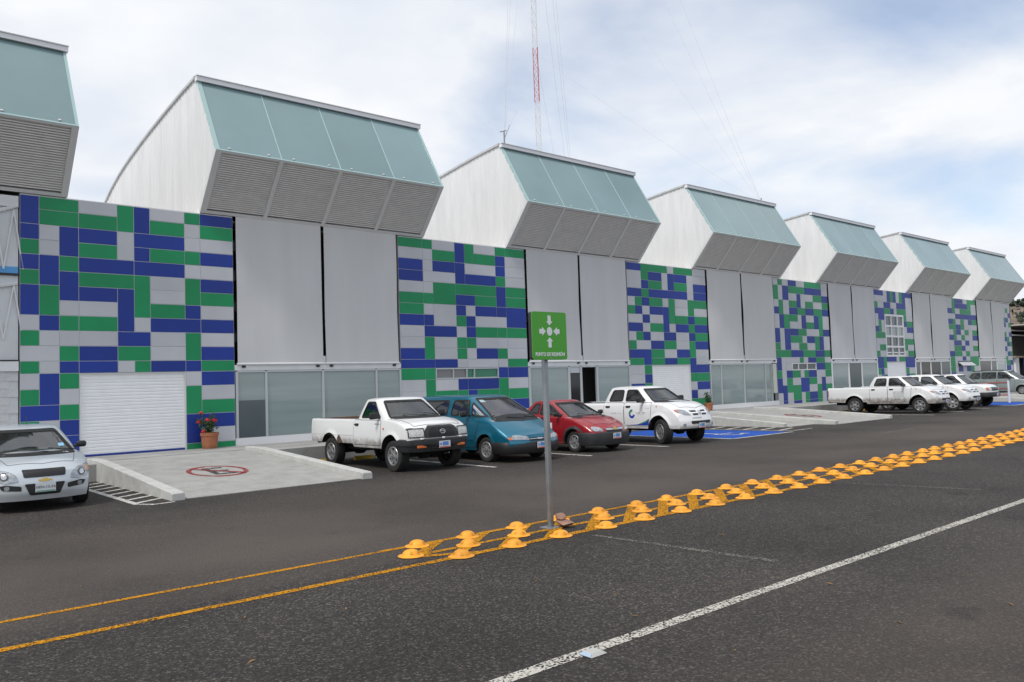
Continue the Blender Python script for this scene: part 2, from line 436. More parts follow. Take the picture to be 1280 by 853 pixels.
def link(name, me, parent=None, loc=None, rot=None):
    o = bpy.data.objects.new(name, me); COL.objects.link(o)
    if parent is not None: o.parent = parent
    if loc is not None: o.location = loc
    if rot is not None: o.rotation_euler = rot
    return o
def obj(name, mb, mats, parent=None, smooth=None, loc=None, rot=None):
    return link(name, mb.mesh(name, mats, smooth), parent, loc, rot)
def tag(o, label=None, cat=None, group=None, kind=None):
    if label: o['label'] = label
    if cat: o['category'] = cat
    if group: o['group'] = group
    if kind: o['kind'] = kind
    return o
def thing(name, label, cat, loc=(0,0,0), rotz=0., group=None):
    o = link(name, None, None, loc, (0, 0, rotz)); o.empty_display_size = .2
    return tag(o, label, cat, group)
def struct(name, mb, mats, parent=None, smooth=None):
    o = obj(name, mb, mats, parent, smooth); o['kind'] = 'structure'; return o
def copy_tree(o, parent=None):
    c = o.copy(); COL.objects.link(c)
    if parent is not None: c.parent = parent
    for ch in list(o.children): copy_tree(ch, c)
    return c
def text_mesh(body, size, ext=.002, align='CENTER', space=1., offset=0.):
    cu = bpy.data.curves.new('lettering', 'FONT'); cu.body = body; cu.size = size; cu.extrude = ext
    cu.align_x = align; cu.align_y = 'CENTER'; cu.space_character = space; cu.resolution_u = 3; cu.offset = offset
    o = bpy.data.objects.new('lettering', cu); COL.objects.link(o)
    dg = bpy.context.evaluated_depsgraph_get()
    me = bpy.data.meshes.new_from_object(o.evaluated_get(dg))
    bpy.data.objects.remove(o); return me

# ------------------------------------------------------------------ ground and markings
D = 22.953
ZS = .38                       # sidewalk top
g = MB(); g.quad((-700, -300, 0), (1400, -300, 0), (1400, 900, 0), (-700, 900, 0))
ground = struct('asphalt', g, ASPH)

def yo(x): return .0022 * max(0., x - 15.) ** 2     # the median bends slightly
def strip_x(mb, x0, x1, y0, y1, z, step=2.5, bend=True, jag=0.):
    n = max(1, int((x1 - x0) / step)); pr = None
    for i in range(n + 1):
        x = x0 + (x1 - x0) * i / n; o = yo(x) if bend else 0
        a = (x, y0 + o + random.uniform(-jag, jag), z); b = (x, y1 + o + random.uniform(-jag, jag), z)
        if pr: mb.quad(pr[0], a, b, pr[1])
        pr = (a, b)
def mark(name, mb, m, z=None): return struct(name, mb, m)
m_ = MB(); strip_x(m_, -12, 160, 3.845, 3.955, .004, bend=False, step=1.2, jag=.006); mark('lane_line', m_, WHITE_MARK)
for ya, yb in ((7.895, 7.97), (6.99, 7.085)):
    m_ = MB(); strip_x(m_, -12, 4.75, ya, yb, .004, 1.2, jag=.008); mark('yellow_line', m_, YEL_MARK)
for ya, yb in ((7.40, 7.49), (7.88, 7.98), (6.97, 7.085)):
    m_ = MB(); strip_x(m_, 4.75, 60, ya, yb, .0055, 1.2, jag=.006); mark('yellow_line', m_, YEL_MARK)
# hatching between the yellow lines
m_ = MB(); m_.quad((4.70, 7.42, .005), (5.45, 7.02, .005), (5.55, 7.06, .005), (4.86, 7.46, .005)); mark('yellow_hatch', m_, YEL_MARK)
for k in range(60):
    x = 4.35 + .70 * k
    y0, y1 = 7.06, 7.90
    xs, xe = x, x + 1.10
    if x < 4.9: y0 = 7.46; xs = x + .52
    o = yo(x)
    m_ = MB(); m_.quad((xs - .03, y0 + o, .0065), (xs + .20, y0 + o, .0065), (xe + .15, y1 + o, .0065), (xe - .08, y1 + o, .0065))
    mark('yellow_hatch', m_, YEL_MARK)
# parking bay lines
for x in (11.5, 14.62, 17.68, 35.3, 38.4, 41.5):
    m_ = MB(); m_.box(x - .05, x + .05, 14.15, 19.4, 0, .004); mark('parking_line', m_, WHITE_MARK2)
# stray white marks on the road
m_ = MB(); m_.quad((24.2, 11.25, .004), (26.7, 11.29, .004), (26.7, 11.41, .004), (24.2, 11.37, .004)); mark('lane_dash', m_, FAINT_MARK)
m_ = MB(); m_.quad((6.92, 6.75, .004), (7.0, 6.75, .004), (7.14, 4.4, .004), (7.04, 4.4, .004)); mark('faded_line', m_, FAINT_MARK)
m_ = MB(); m_.quad((12.9, 6.7, .004), (12.98, 6.7, .004), (13.3, 4.7, .004), (13.2, 4.7, .004)); mark('faded_line', m_, FAINT_MARK)
# accessible bays
for x0, x1, xt in ((20.8, 24.1, 1.1), (45.0, 49.5, 1.2)):
    m_ = MB(); m_.quad((x0, 14.2, .004), (x1, 14.3, .004), (x1, 19.6, .004), (x0, 19.6, .004)); mark('blue_bay', m_, BLUE_MARK)
    m_ = MB(); m_.box(x0 - .1, x0, 14.15, 19.6, 0, .008); m_.box(x0, x1, 14.1, 14.2, 0, .008); mark('parking_line', m_, WHITE_MARK2)
m_ = MB()                                      # wheelchair symbol, flat paint
def disc(mb, cx, cy, r, z, n=20, r0=0., a0=0, a1=360):
    for k in range(n):
        t0 = rad(a0 + (a1 - a0) * k / n); t1 = rad(a0 + (a1 - a0) * (k + 1) / n)
        mb.quad((cx + r0 * math.cos(t0), cy + r0 * math.sin(t0), z), (cx + r * math.cos(t0), cy + r * math.sin(t0), z),
                (cx + r * math.cos(t1), cy + r * math.sin(t1), z), (cx + r0 * math.cos(t1), cy + r0 * math.sin(t1), z))
disc(m_, 22.5, 15.5, .5, .010, 24, .38, -230, 40)
disc(m_, 22.35, 16.75, .14, .010)
m_.quad((22.28, 15.6, .010), (22.44, 15.6, .010), (22.44, 16.55, .010), (22.28, 16.55, .010))
m_.quad((22.44, 15.62, .011), (22.95, 15.62, .011), (22.95, 15.75, .011), (22.44, 15.75, .011))
m_.quad((22.9, 15.05, .010), (23.05, 15.05, .010), (22.98, 15.61, .010), (22.84, 15.61, .010))
mark('wheelchair_symbol', m_, WHITE_MARK2)
# hatched strips beside the ramps
def hatch(x0, x1, y0, y1, n, corner):
    m = MB(); m.quad((x0 - .11, y0 + .3, .004), (x0, y0 + .3, .004), (x0, y1, .004), (x0 - .11, y1, .004)); mark('hatch_border', m, WHITE_MARK2)
    m = MB(); m.quad((x0 - .11, y0 + .3, .004), (x0 + .1, y0, .004), (x0 + .18, y0 + .09, .004), (x0, y0 + .36, .004))
    m.quad((x0 + .1, y0, .004), (x1, y0 + .05, .004), (x1, y0 + .14, .004), (x0 + .18, y0 + .09, .004)); mark('hatch_border', m, WHITE_MARK2)
    for k in range(n):
        y = y0 + .45 + (y1 - y0 - .7) * k / n
        m = MB(); m.quad((x0, y, .0045), (x1, y + .34, .0045), (x1, y + .47, .0045), (x0, y + .13, .0045)); mark('hatch_bar', m, WHITE_MARK2)
hatch(4.14, 4.64, 14.55, 20.0, 8, 1)
hatch(24.6, 26.0, 14.4, 20.0, 7, 1)

# ------------------------------------------------------------------ sidewalk, ramps, kerbs
m_ = MB(); m_.box(-6, 76, 20.02, D + .6, -.02, ZS); side = struct('sidewalk', m_, CONC_D)
m_ = MB(); m_.box(-6, 76, 21.0, 21.16, ZS - .01, ZS + .004); m_.box(-6, 76, 22.1, 22.2, ZS - .01, ZS + .004); struct('sidewalk_band', m_, CONC_L)
def ramp(name, x0, x1, yt=14.85, yb=20.05):
    m = MB(); m.hexa([(x0, yt, -.02), (x1, yt, -.02), (x1, yb, -.02), (x0, yb, -.02), (x0, yt, .012), (x1, yt, .012), (x1, yb, ZS + .006), (x0, yb, ZS + .006)])
    return struct(name, m, CONC)
def kerb(x0, x1, yt, yb=20.9, h0=.14, h1=.47):
    m = MB()
    ys = [yt, yt + .03, (yt + yb) / 2, 20.0, yb]
    def zt(y): return h0 + (h1 - h0) * min(1, (y - yt) / (20.0 - yt))
    pr = None; b = .015
    for i, y in enumerate(ys):
        z = zt(y) - (.02 if i == 0 else 0)
        ring = [(x0, y, -.02), (x0, y, z - b), (x0 + b, y, z), (x1 - b, y, z), (x1, y, z - b), (x1, y, -.02)]
        if pr:
            for k in range(5): m.quad(pr[k], pr[k + 1], ring[k + 1], ring[k])
        else: m.quad(*ring)
        pr = ring
    m.quad(*reversed(pr))
    return struct('kerb', m, CONC_W)
def rz(y, yt=14.85, yb=20.05): return .012 + (ZS - .006) * (y - yt) / (yb - yt)
ramp('loading_ramp', 4.84, 8.46); kerb(4.64, 4.86, 14.78); kerb(8.44, 8.66, 14.74)
ramp('loading_ramp', 28.4, 32.6, 14.75); kerb(28.2, 28.42, 14.8); kerb(32.4, 32.62, 14.7)
ramp('foot_ramp', 26.4, 28.2, 15.6); kerb(26.2, 26.42, 15.7)
ramp('loading_ramp', 50.4, 54.4, 14.9); kerb(50.2, 50.42, 14.8); kerb(54.4, 54.62, 14.8)
m_ = MB(); m_.box(55.0, 95, 15.2, 20.0, -.02, .10); struct('pavement', m_, CONC_D)

# no-parking emblem painted on the near ramp and the second ramp
def emblem(cx, cy, parent_y):
    fz = lambda y: rz(y, *parent_y) + .006
    t = thing('painted_emblem', '', 'emblem')
    def P(m, pts, lift):
        m.quad(*[(cx + a, cy + b, fz(cy + b) + lift) for a, b in pts])
    R = .62
    m = MB(); n = 40
    for k in range(n):
        t0, t1 = 2 * math.pi * k / n, 2 * math.pi * (k + 1) / n
        P(m, [(.52 * math.cos(t0), 1.25 * .52 * math.sin(t0)), (R * math.cos(t0), 1.25 * R * math.sin(t0)), (R * math.cos(t1), 1.25 * R * math.sin(t1)), (.52 * math.cos(t1), 1.25 * .52 * math.sin(t1))], 0)
    P(m, [(-.44, .50), (-.36, .58), (.44, -.50), (.36, -.58)], .004)
    obj('ring', m, RED_MARK, t)
    m = MB()
    P(m, [(-.20, -.48), (-.07, -.48), (-.07, .48), (-.20, .48)], .002)
    for b in (-.48, -.07, .35): P(m, [(-.07, b), (.24, b), (.24, b + .13), (-.07, b + .13)], .002)
    obj('letter', m, BLK_MARK, t)
    return t
e1 = emblem(6.45, 17.5, (14.85, 20.05)); tag(e1, 'red ring with crossed black E painted on the ramp of the planter door', 'emblem')
e2 = emblem(30.5, 17.4, (14.75, 20.05)); tag(e2, 'faint red crossed-out E painted on ramp beyond the blue parking bay', 'emblem')

# ------------------------------------------------------------------ building
B = thing('factory_hall', 'long white hall with seven tilted glazed roof monitors and blue green cladding', 'building', (0, D, 0))
def wp(p): return (p[0], p[1] - D, p[2])
class LB(MB):          # boxes given in world coordinates, stored relative to the hall
    def mesh(s, *a, **k):
        s.v = [(p[0], p[1] - D, p[2]) for p in s.v]; return MB.mesh(s, *a, **k)
ROWS = [7.06, 6.73, 6.34, 5.95, 5.57, 5.18, 4.80, 4.42, 4.03, 3.64, 3.25, 2.86, 2.55, 2.15, 1.75, 1.36, .96, .54, ZS - .01]
BAYS = [
 ([3.61,4.03,4.48,4.93,5.86,6.28,6.69,7.62,8.05,9.0], """
B G < W G B W G B
^ G < G ^ ^ G W G
B W B B W B < W W
G W ^ G ^ B G G B
B B G B < B < W W
G ^ B G < G W G B
B G ^ B B ^ W ^ G
^ ^ W W ^ ^ G B W
W B G G ^ W B < B
G W W W B < W G W
W < G B G < W ^ B
G W B B W G B B G
W B G . . . . W B
G ^ W . . . . G W
B < G . . . . ^ G
G W B . . . . B B
W B B . . . . ^ W
G G G . . . . G G"""),
 ([14.70,15.7,16.11,17.09,17.53,17.96,18.97,19.44,20.43], """
G G W B G W G G
W W G ^ ^ G B W
B W B B W < B W
B W < ^ B < G W
W W G G < < B G
G G ^ B < G ^ G
G W W B W B B B
B B ^ G B W < ^
W B < W B G G G
W G W G G W W W
B ^ W G W B G W
B < B W W < W G
G G . . . . B B
W G W B B < G W
W ^ G G B G ^ G
B G W < G W W B
W W G B < G B W
G B < W G B G G"""),
 ([26.35,26.83,27.3,27.80,28.73,29.15,29.61,30.57,31.04,32.03], """
B < G G < W G < W
W < ^ B W B B W W
^ ^ B G ^ ^ G ^ B
B < G B < B < W B
W G B G W G W G G
G B W B B ^ W ^ W
W < B W ^ ^ G B G
B < W G ^ W B G B
W G B W B < W B G
G W < B G < W G B
B < B G W < B ^ W
G < ^ G B < G B W
W < G . . . . ^ B
W < B . . . . G G
B < G . . . . W B
W G W . . . . B W
G W B . . . . G <
B < G . . . . B B"""),
 ([37.97,38.44,38.87,39.46,40.29,40.68,41.15,42.0,42.51,42.96,43.65], """
W G W B W < G < < W
G W B G < < B B < W
^ ^ ^ W B W W G < B
W G W G ^ ^ G W < G
B ^ W B G < B G < B
W B G G W B W B G W
^ ^ ^ W ^ ^ G ^ ^ ^
B W B B G < W < ^ B
^ ^ ^ G < W B G B W
G ^ ^ W G < W ^ ^ ^
G < < B < G < B < G
B W W W G W B G < W
^ W W . . . . B < G
G W B G W G B W < G
B ^ G W B < G W B W
^ B ^ G ^ ^ W G ^ G
W ^ W ^ W G B ^ W B
W B W B W G B G W B"""),
 ([49.43,49.87,50.25,50.68,51.19,51.62,52.05,52.46,52.91,53.36,53.83,54.76], """
B < < W B G B W G B B
W < < W ^ ^ ^ ^ ^ ^ W
G W < B < W < B < ^ ^
B B < G < B W G < G ^
W ^ ^ . . . . . . G W
W G W . . . . . . B G
B ^ W . . . . . . W B
G < < . . . . . . W <
W < < . . . . . . G <
W G < . . . . . . G W
G W < . . . . . . W G
B < G B < < W G < B <
^ ^ ^ . . . . . . ^ ^
G B W . . . . . . G W
W G B . . . . . . B G
G W W . . . . . . W B
B G W . . . . . . G W
W B G . . . . . . W G"""),
 ([60.6,61.44,61.94,62.79,63.46,64.23,64.92,65.89], """
W G B < W G <
W ^ B < < ^ W
B ^ W G < < ^
W < B < < < <
B G W G W B G
G < B ^ W W <
W G B W G W G
B ^ W G W W B
W B < W B W W
W G < B W W G
B G < W G W W
G W W B W G <
G W W W W ^ ^
G W B W B G W
B W W W W G W
G W B G W W G
W B ^ ^ G B W
G B G W B G W"""),
 ([71.55,72.05,72.6,73.1], """
W W W
W G W
W W B
G B W
B W G
W W W
G W B
B G W
W B G
B W W
W B G
G W W
G G B
B B W
W G B
G W W
B W G
W B B"""),
]
MI = {'B': 0, 'G': 1, 'W': 2}
pieces = []
for bi, (cx, txt) in enumerate(BAYS):
    rows = [r.split() for r in txt.strip().split('\n')]
    nc = len(cx) - 1
    root = {}
    for r in range(18):
        for c in range(nc):
            ch = rows[r][c]
            if ch == '<': root[r, c] = root[r, c - 1]
            elif ch == '^': root[r, c] = root[r - 1, c]
            elif ch == '.': root[r, c] = None
            else: root[r, c] = (r, c)
    wall = LB()
    for r in range(18):
        c = 0
        while c < nc:
            if root[r, c] is None: c += 1; continue
            c2 = c
            while c2 < nc and root[r, c2] is not None: c2 += 1
            wall.box(cx[c], cx[c2], D + .010, D + .22, ROWS[r + 1], ROWS[r]); c = c2
    wo = obj('cladding_wall', wall, SEAM, B)
    grp = {}
    for k, v in root.items():
        if v is not None: grp.setdefault(v, []).append(k)
    for v, cells in grp.items():
        rs = [k[0] for k in cells]; cs = [k[1] for k in cells]
        pieces.append((bi, wo, rows[v[0]][v[1]], cx[min(cs)], cx[max(cs) + 1], ROWS[max(rs) + 1], ROWS[min(rs)]))
def panel_box(mb, x0, x1, z0, z1, mi, dz=0.):
    gp = .006; b = .004; y0 = D + dz
    x0 += gp; x1 -= gp; z0 += gp; z1 -= gp
    i = len(mb.v)
    mb.v += [(x0, D + .013, z0), (x1, D + .013, z0), (x1, D + .013, z1), (x0, D + .013, z1),
             (x0 + b, y0, z0 + b), (x1 - b, y0, z0 + b), (x1 - b, y0, z1 - b), (x0 + b, y0, z1 - b)]
    for q in ((4,5,6,7),(0,1,5,4),(1,2,6,5),(2,3,7,6),(3,0,4,7)):
        mb.f.append(tuple(i + k for k in q)); mb.m.append(mi)
def psize(p): return (p[4] - p[3]) * (p[6] - p[5]) / (p[3] ** 2 + 500)
order = sorted(pieces, key=psize, reverse=True)
near = set(id(p) for p in order[:300])
rest = LB()
for p in pieces:
    jit = random.uniform(-.003, .003)
    if id(p) in near:
        m = LB(); panel_box(m, p[3], p[4], p[5], p[6], 0, jit)
        obj('cladding_panel', m, (PB, PG, PW)[MI[p[2]]], p[1])
    else:
        panel_box(rest, p[3], p[4], p[5], p[6], MI[p[2]], jit)
o = obj('cladding_panels', rest, [PB, PG, PW], B); o['kind'] = 'stuff'

# hall body behind the cladding
m = LB()
m.box(-2.5, 73.1, D + 1.35, D + 1.5, ZS, 6.95)
for a, b in [(c[0][0], c[0][-1]) for c in BAYS]:
    m.box(a + .005, a + .10, D + .221, D + 1.35, ZS, 6.95); m.box(b - .10, b - .005, D + .221, D + 1.35, ZS, 6.95)
m.box(-2.62, -2.5, D, D + 40, ZS, 6.95); m.box(73.1, 73.2, D, D + 40, ZS, 6.98)
obj('inner_wall', m, BACKW, B)
m = LB(); m.box(-2.6, 73.1, D + .24, D + 40, 6.96, 7.02); obj('flat_roof', m, ROOFM, B)
for c in BAYS: m = LB(); m.box(c[0][0], c[0][-1], D + .01, D + .24, 7.062, 7.085); obj('parapet_cap', m, RIDGE, B)

# ---- roof monitors
PROF = [(23.08, 11.12), (24.3, 11.03), (25.6, 10.90), (27.0, 10.74), (28.4, 10.56), (29.8, 10.34), (31.1, 10.08), (32.3, 9.74), (33.3, 9.36), (34.3, 8.86), (35.2, 8.28), (36.0, 7.6), (36.5, 7.0)]
EL = (21.62, 8.60); LIP = (D - .03, 7.10); TOPG = (23.05, 11.0)
def ptop(y):
    if y < TOPG[0]: return EL[1] + (TOPG[1] - EL[1]) * (y - EL[0]) / (TOPG[0] - EL[0])
    return float(np.interp(y, [p[0] for p in PROF], [p[1] for p in PROF])) - .03
def pbot(y):
    if y < LIP[0]: return EL[1] + (LIP[1] - EL[1]) * (y - EL[0]) / (LIP[0] - EL[0])
    return 7.0
def monitor(x0, x1):
    m = LB(); pr = None
    for yy, z in PROF:
        ring = [(x0 - .06, yy, z - .05), (x0 - .06, yy, z + .03), (x1 + .06, yy, z + .03), (x1 + .06, yy, z - .05)]
        if pr:
            for k in range(4): m.quad(pr[k], ring[k], ring[(k + 1) % 4], pr[(k + 1) % 4])
        else: m.quad(*ring)
        pr = ring
    m.quad(*pr)
    body = obj('roof_monitor', m, ROOFM, B)
    # ribbed gable sheets: trapezoidal ribs
    ys = []
    y = EL[0] + .02; k = 0
    while y < 36.4:
        ys += [(y, 0), (y + .17, 0), (y + .19, 1), (y + .23, 1)]; y += .25
    for xs, sg in ((x0, -1), (x1, 1)):
        pr = None; Mo = LB()
        for yy, up in ys:
            if yy > 36.4: break
            x = xs + sg * (.016 if up else 0)
            a = (x, yy, pbot(yy)); b = (x, yy, ptop(yy))
            if pr: Mo.quad(pr[0], a, b, pr[1])
            pr = (a, b)
        obj('gable_sheet', Mo, GABLE, body)
    # ridge flashing: white fascia under a thin grey lip
    m = LB(); m.box(x0 - .05, x1 + .05, 22.93, 23.10, 10.97, 11.10, 0); m.box(x0 - .06, x1 + .06, 22.91, 23.14, 11.105, 11.13, 1)
    obj('ridge_flashing', m, [RIDGE, TRIMG], body)
    W = x1 - x0
    gv = Vector((0, TOPG[0] - EL[0], TOPG[1] - EL[1])); gl = gv.length; gv.normalize(); gn = Vector((0, -gv.z, gv.y))
    lv = Vector((0, LIP[0] - EL[0], LIP[1] - EL[1])); ll = lv.length; lv.normalize(); ln = Vector((0, -abs(lv.z), -lv.y)).normalized()
    e0 = Vector((0, EL[0], EL[1]))
    def slab(mb, xa, xb, v, n, s0, s1, d0, d1, mi=0):
        def P(x, s, d): q = e0 + v * s + n * d; return (x, q.y, q.z)
        mb.hexa([P(xa, s0, d0), P(xb, s0, d0), P(xb, s1, d0), P(xa, s1, d0), P(xa, s0, d1), P(xb, s0, d1), P(xb, s1, d1), P(xa, s1, d1)], mi)
    xs = [x0 + W * k / 4 for k in range(5)]
    for k in range(4):
        m = LB(); slab(m, xs[k] + .03, xs[k + 1] - .03, gv, gn, .05, gl - .02, -.02, .004)
        obj('glass_pane', m, TEALG, body)
    m = LB()
    for k in range(5):
        a, b = (xs[k] - .022, xs[k] + .022)
        if k == 0: a, b = x0 - .01, x0 + .10
        if k == 4: a, b = x1 - .06, x1 + .01
        slab(m, a, b, gv, gn, .0, gl, -.04, .02 if k in (0, 4) else .012)
    slab(m, x0 + .101, x1 - .061, gv, gn, .0, .045, -.04, .018)
    for k in range(4):
        for fx in (.2, .8):
            xx = xs[k] + (xs[k + 1] - xs[k]) * fx; slab(m, xx - .03, xx + .03, gv, gn, .10, .14, .004, .03, 1)
    obj('glazing_bar', m, [TEALF, TRIMG], body)
    for k in range(4):
        m = LB()
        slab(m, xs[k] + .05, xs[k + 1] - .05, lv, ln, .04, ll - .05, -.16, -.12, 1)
        nsl = 27
        for j in range(nsl):
            s = .07 + (ll - .16) * j / nsl
            p0 = e0 + lv * s + ln * (-.01); p1 = e0 + lv * (s - .030) + ln * (-.043)
            xa, xb = xs[k] + .05, xs[k + 1] - .05
            m.quad((xa, p0.y, p0.z), (xb, p0.y, p0.z), (xb, p1.y, p1.z), (xa, p1.y, p1.z))
            p2 = p0 + lv * .014
            m.quad((xa, p0.y, p0.z), (xb, p0.y, p0.z), (xb, p2.y, p2.z), (xa, p2.y, p2.z))
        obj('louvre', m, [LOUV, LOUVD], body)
    m = LB()
    for k in range(5):
        a, b = xs[k] - .06, xs[k] + .06
        if k == 0: a, b = x0 - .015, x0 + .16
        if k == 4: a, b = x1 - .14, x1 + .015
        slab(m, a, b, lv, ln, .0, ll, -.10, .012)
    for k in range(4):
        a = xs[k] + (.161 if k == 0 else .061); b = xs[k + 1] - (.141 if k == 3 else .061)
        slab(m, a, b, lv, ln, .0, .05, -.10, .008); slab(m, a, b, lv, ln, ll - .08, ll, -.10, .008)
    obj('louvre_frame', m, TRIMG, body)
    return body
MONX = [8.06 + 11.47 * k for k in range(-1, 6)]
for i, x in enumerate(MONX): monitor(x, x + (8.06 if i == 0 else 7.65))

# ---- screens and shop glazing between the clad walls
zones = [(BAYS[i][0][-1], BAYS[i + 1][0][0]) for i in range(6)]
gaps = [11.86, 23.38, 34.95, 46.45, 57.6, 68.9]
rng = random.Random(3)
def screen(a, b, sd):
    m = LB(); nx, nz_ = 14, 18; rr = random.Random(sd)
    ph = [rr.uniform(0, 6) for _ in range(4)]
    def P(i, j):
        x = a + (b - a) * i / nx; z = 2.76 + (7.12 - 2.76) * j / nz_
        s = (i / nx)
        d = .022 * math.sin(2.2 * s * math.pi + ph[0] + .8 * z) + .012 * math.sin(7 * s + ph[1] - 1.7 * z)
        e = math.sin(math.pi * j / nz_)
        return (x, D - .03 - d * e, z)
    idx = len(m.v)
    m.v += [P(i, j) for j in range(nz_ + 1) for i in range(nx + 1)]
    for j in range(nz_):
        for i in range(nx):
            q = j * (nx + 1) + i; m.f.append((idx + q, idx + q + 1, idx + q + nx + 2, idx + q + nx + 1)); m.m.append(0)
    o = obj('fabric_screen', m, SCREEN, B, smooth=60)
    m = LB(); m.tube((a - .02, D - .03, 2.745), (b + .02, D - .03, 2.745), .035, n=10)
    obj('bottom_bar', m, WPAINT, o, smooth=40)
    for xx in (a + .18, b - .18): m = LB(); m.box(xx - .05, xx + .05, D - .05, D - .005, 2.64, 2.70); obj('screen_clip', m, BLACKP, o)
for zi, (a, b) in enumerate(zones):
    gx = gaps[zi]
    screen(a + .085, gx - .045, zi * 2); screen(gx + .06, b - .10, zi * 2 + 1)
    m = LB(); m.box(a + .005, b - .005, D - .005, D + .06, 2.56, 2.72); m.box(gx - .05, gx + .05, D - .012, D + .05, 2.72, 2.98)
    obj('screen_rail', m, WPAINT, B)
    for xx in (gx - .02, gx + .03): m = LB(); m.tube((xx, D + .12, 2.9), (xx, D + .12, 7.0), .018, n=6); obj('screen_guide', m, GREYP, B)
    for z in np.arange(3.4, 7, .9): m = LB(); m.box(a + .02, a + .16, D + .06, D + .2, z, z + .28); obj('guide_bracket', m, GREYP, B)
    # glazing
    if zi == 0: mull = [9.06, 9.95, 11.81, 13.73, 14.66]
    elif zi == 1: mull = [20.49, 22.62, 23.3, 24.25, 26.29]
    elif zi == 2: mull = [32.10, 32.96, 34.9, 36.8, 37.4]
    elif zi == 3: mull = [43.72, 45.7, 47.3, 49.36]
    elif zi == 4: mull = [54.82, 55.6, 57.2, 58.9, 60.5]
    else: mull = [65.95, 68.3, 69.5, 71.5]
    wall = LB(); wall.box(a + .005, b - .005, D - .02, D + .12, ZS - .01, .59)
    wo = obj('glazed_front', wall, WFRAME, B)
    fm = ALU if zi in (0, 1, 2) else WFRAME
    fw = .035 if zi in (0, 2) else .055
    for x in mull: fr = LB(); fr.box(x - fw, x + fw, D - .015, D + .07, .592, 2.53); obj('mullion', fr, fm, wo)
    for k in range(len(mull) - 1): fr = LB(); fr.box(mull[k] + fw, mull[k + 1] - fw, D - .012, D + .06, 2.50, 2.555); obj('head_rail', fr, fm, wo)
    for k in range(len(mull) - 1):
        xa, xb = mull[k] + fw + .002, mull[k + 1] - fw - .002
        m = LB(); mt = FROST
        if zi == 1 and k == 2:
            m.box(xa, xb, D + .9, D + .93, ZS, 1.35); obj('counter', m, GREYP, wo); continue
        if zi == 1 and k == 1: mt = DARKG
        if zi == 3 and k == 1: mt = FROST2
        if zi == 4: mt = FROST2 if k in (0, 3) else DARKG
        if zi == 5: mt = DARKG if k == 0 else (FROST2 if k == 1 else FROST)
        m.box(xa, xb, D + .02, D + .035, .595, 2.495); obj('pane', m, mt, wo)
        if zi == 0 and k == 0:
            m = LB(); m.box(xa + .01, xb - .01, D + .005, D + .018, .60, 1.68); obj('lower_pane', m, FROST2, wo)
        if zi == 1 and k == 1:
            m = LB(); m.box(xa + .02, xb - .02, D - .0, D + .018, 2.28, 2.49); obj('door_header', m, ALU, wo)
        if zi == 4 and k in (0, 3):
            m = LB(); m.box(xa, xb, D - .01, D + .018, 1.52, 1.60); obj('transom', m, WFRAME, wo)
    if zi == 2:      # rolled ladder-like strip hanging by the panes
        m = LB(); m.box(37.44, 37.72, D - .10, D - .03, 1.0, 2.52); obj('duct', m, mat('pale_duct', (.55, .58, .54), .5), B)
        m = LB(); m.tube((37.6, D - .06, .6), (37.6, D - .06, 1.0), .02); obj('pipe', m, STEEL, B)

# ---- roller doors
def roller(x0, x1, ztop, blue=True):
    m = LB(); n = int((ztop - ZS) / .088)
    pr = None
    for k in range(n):
        z = ZS + .05 + (ztop - ZS - .05) * k / n; h = (ztop - ZS - .05) / n
        for dz, dyy in ((0, .072), (.18 * h, .064), (.80 * h, .064), (.96 * h, .072)):
            a = (x0 + .03, D + dyy, z + dz); b = (x1 - .03, D + dyy, z + dz)
            if pr: m.quad(pr[0], pr[1], b, a)
            pr = (a, b)
    o = obj('roller_door', m, ROLL, B)
    m = LB(); m.box(x0 + .03, x1 - .03, D + .05, D + .09, ZS + .004, ZS + .05); obj('bottom_rail', m, PB if blue else ROLL, o)
    m = LB(); m.box(x0, x0 + .03, D + .01, D + .12, ZS, ztop); m.box(x1 - .03, x1, D + .01, D + .12, ZS, ztop); m.box(x0 + .031, x1 - .031, D + .02, D + .12, ztop - .03, ztop - .001)
    obj('door_frame', m, TRIMG, o)
roller(4.935, 7.615, 2.545); roller(27.805, 30.565, 2.545); roller(50.685, 53.355, 2.545, False)

# ---- windows in the clad walls
def strip_window(x0, x1, z0, z1, cells, fm, glass, depth=.05):
    m = LB(); fw = .045
    m.box(x0, x1, D - .005, D + .10, z0, z0 + fw); m.box(x0, x1, D - .005, D + .10, z1 - fw, z1)
    xs = [x0 + (x1 - x0) * t for t in cells]
    for i, x in enumerate(xs):
        a, b = x - fw / 2, x + fw / 2
        if i == 0: a, b = x0, x0 + fw
        if i == len(xs) - 1: a, b = x1 - fw, x1
        m.box(a, b, D - .004, D + .10, z0 + fw, z1 - fw)
    o = obj('window', m, fm, B)
    for i in range(len(xs) - 1):
        p = LB(); p.box(xs[i] + .03, xs[i + 1] - .03, D + depth, D + depth + .012, z0 + fw, z1 - fw)
        obj('pane', p, glass[i % len(glass)], o)
strip_window(16.115, 18.965, 2.155, 2.545, (0, .27, .48, .60, 1), ALU, [mat('grey_window_glass', (.22, .22, .23), .2), mat('grey_window_glass', (.22, .22, .23), .2), GREENG, GREENG])
strip_window(39.465, 41.995, 2.155, 2.545, (0, .26, .62, 1), WFRAME, [FROST2])
m = LB()
xs = [50.685 + 2.67 * t / 3 for t in range(4)]; zs = [2.865, 3.5, 4.16, 4.82, 5.565]
for i, x in enumerate(xs):
    a = x - .05 if 0 < i < 3 else (x if i == 0 else x - .10)
    m.box(a, a + .10, D - .02, D + .1, 2.865, 5.565)
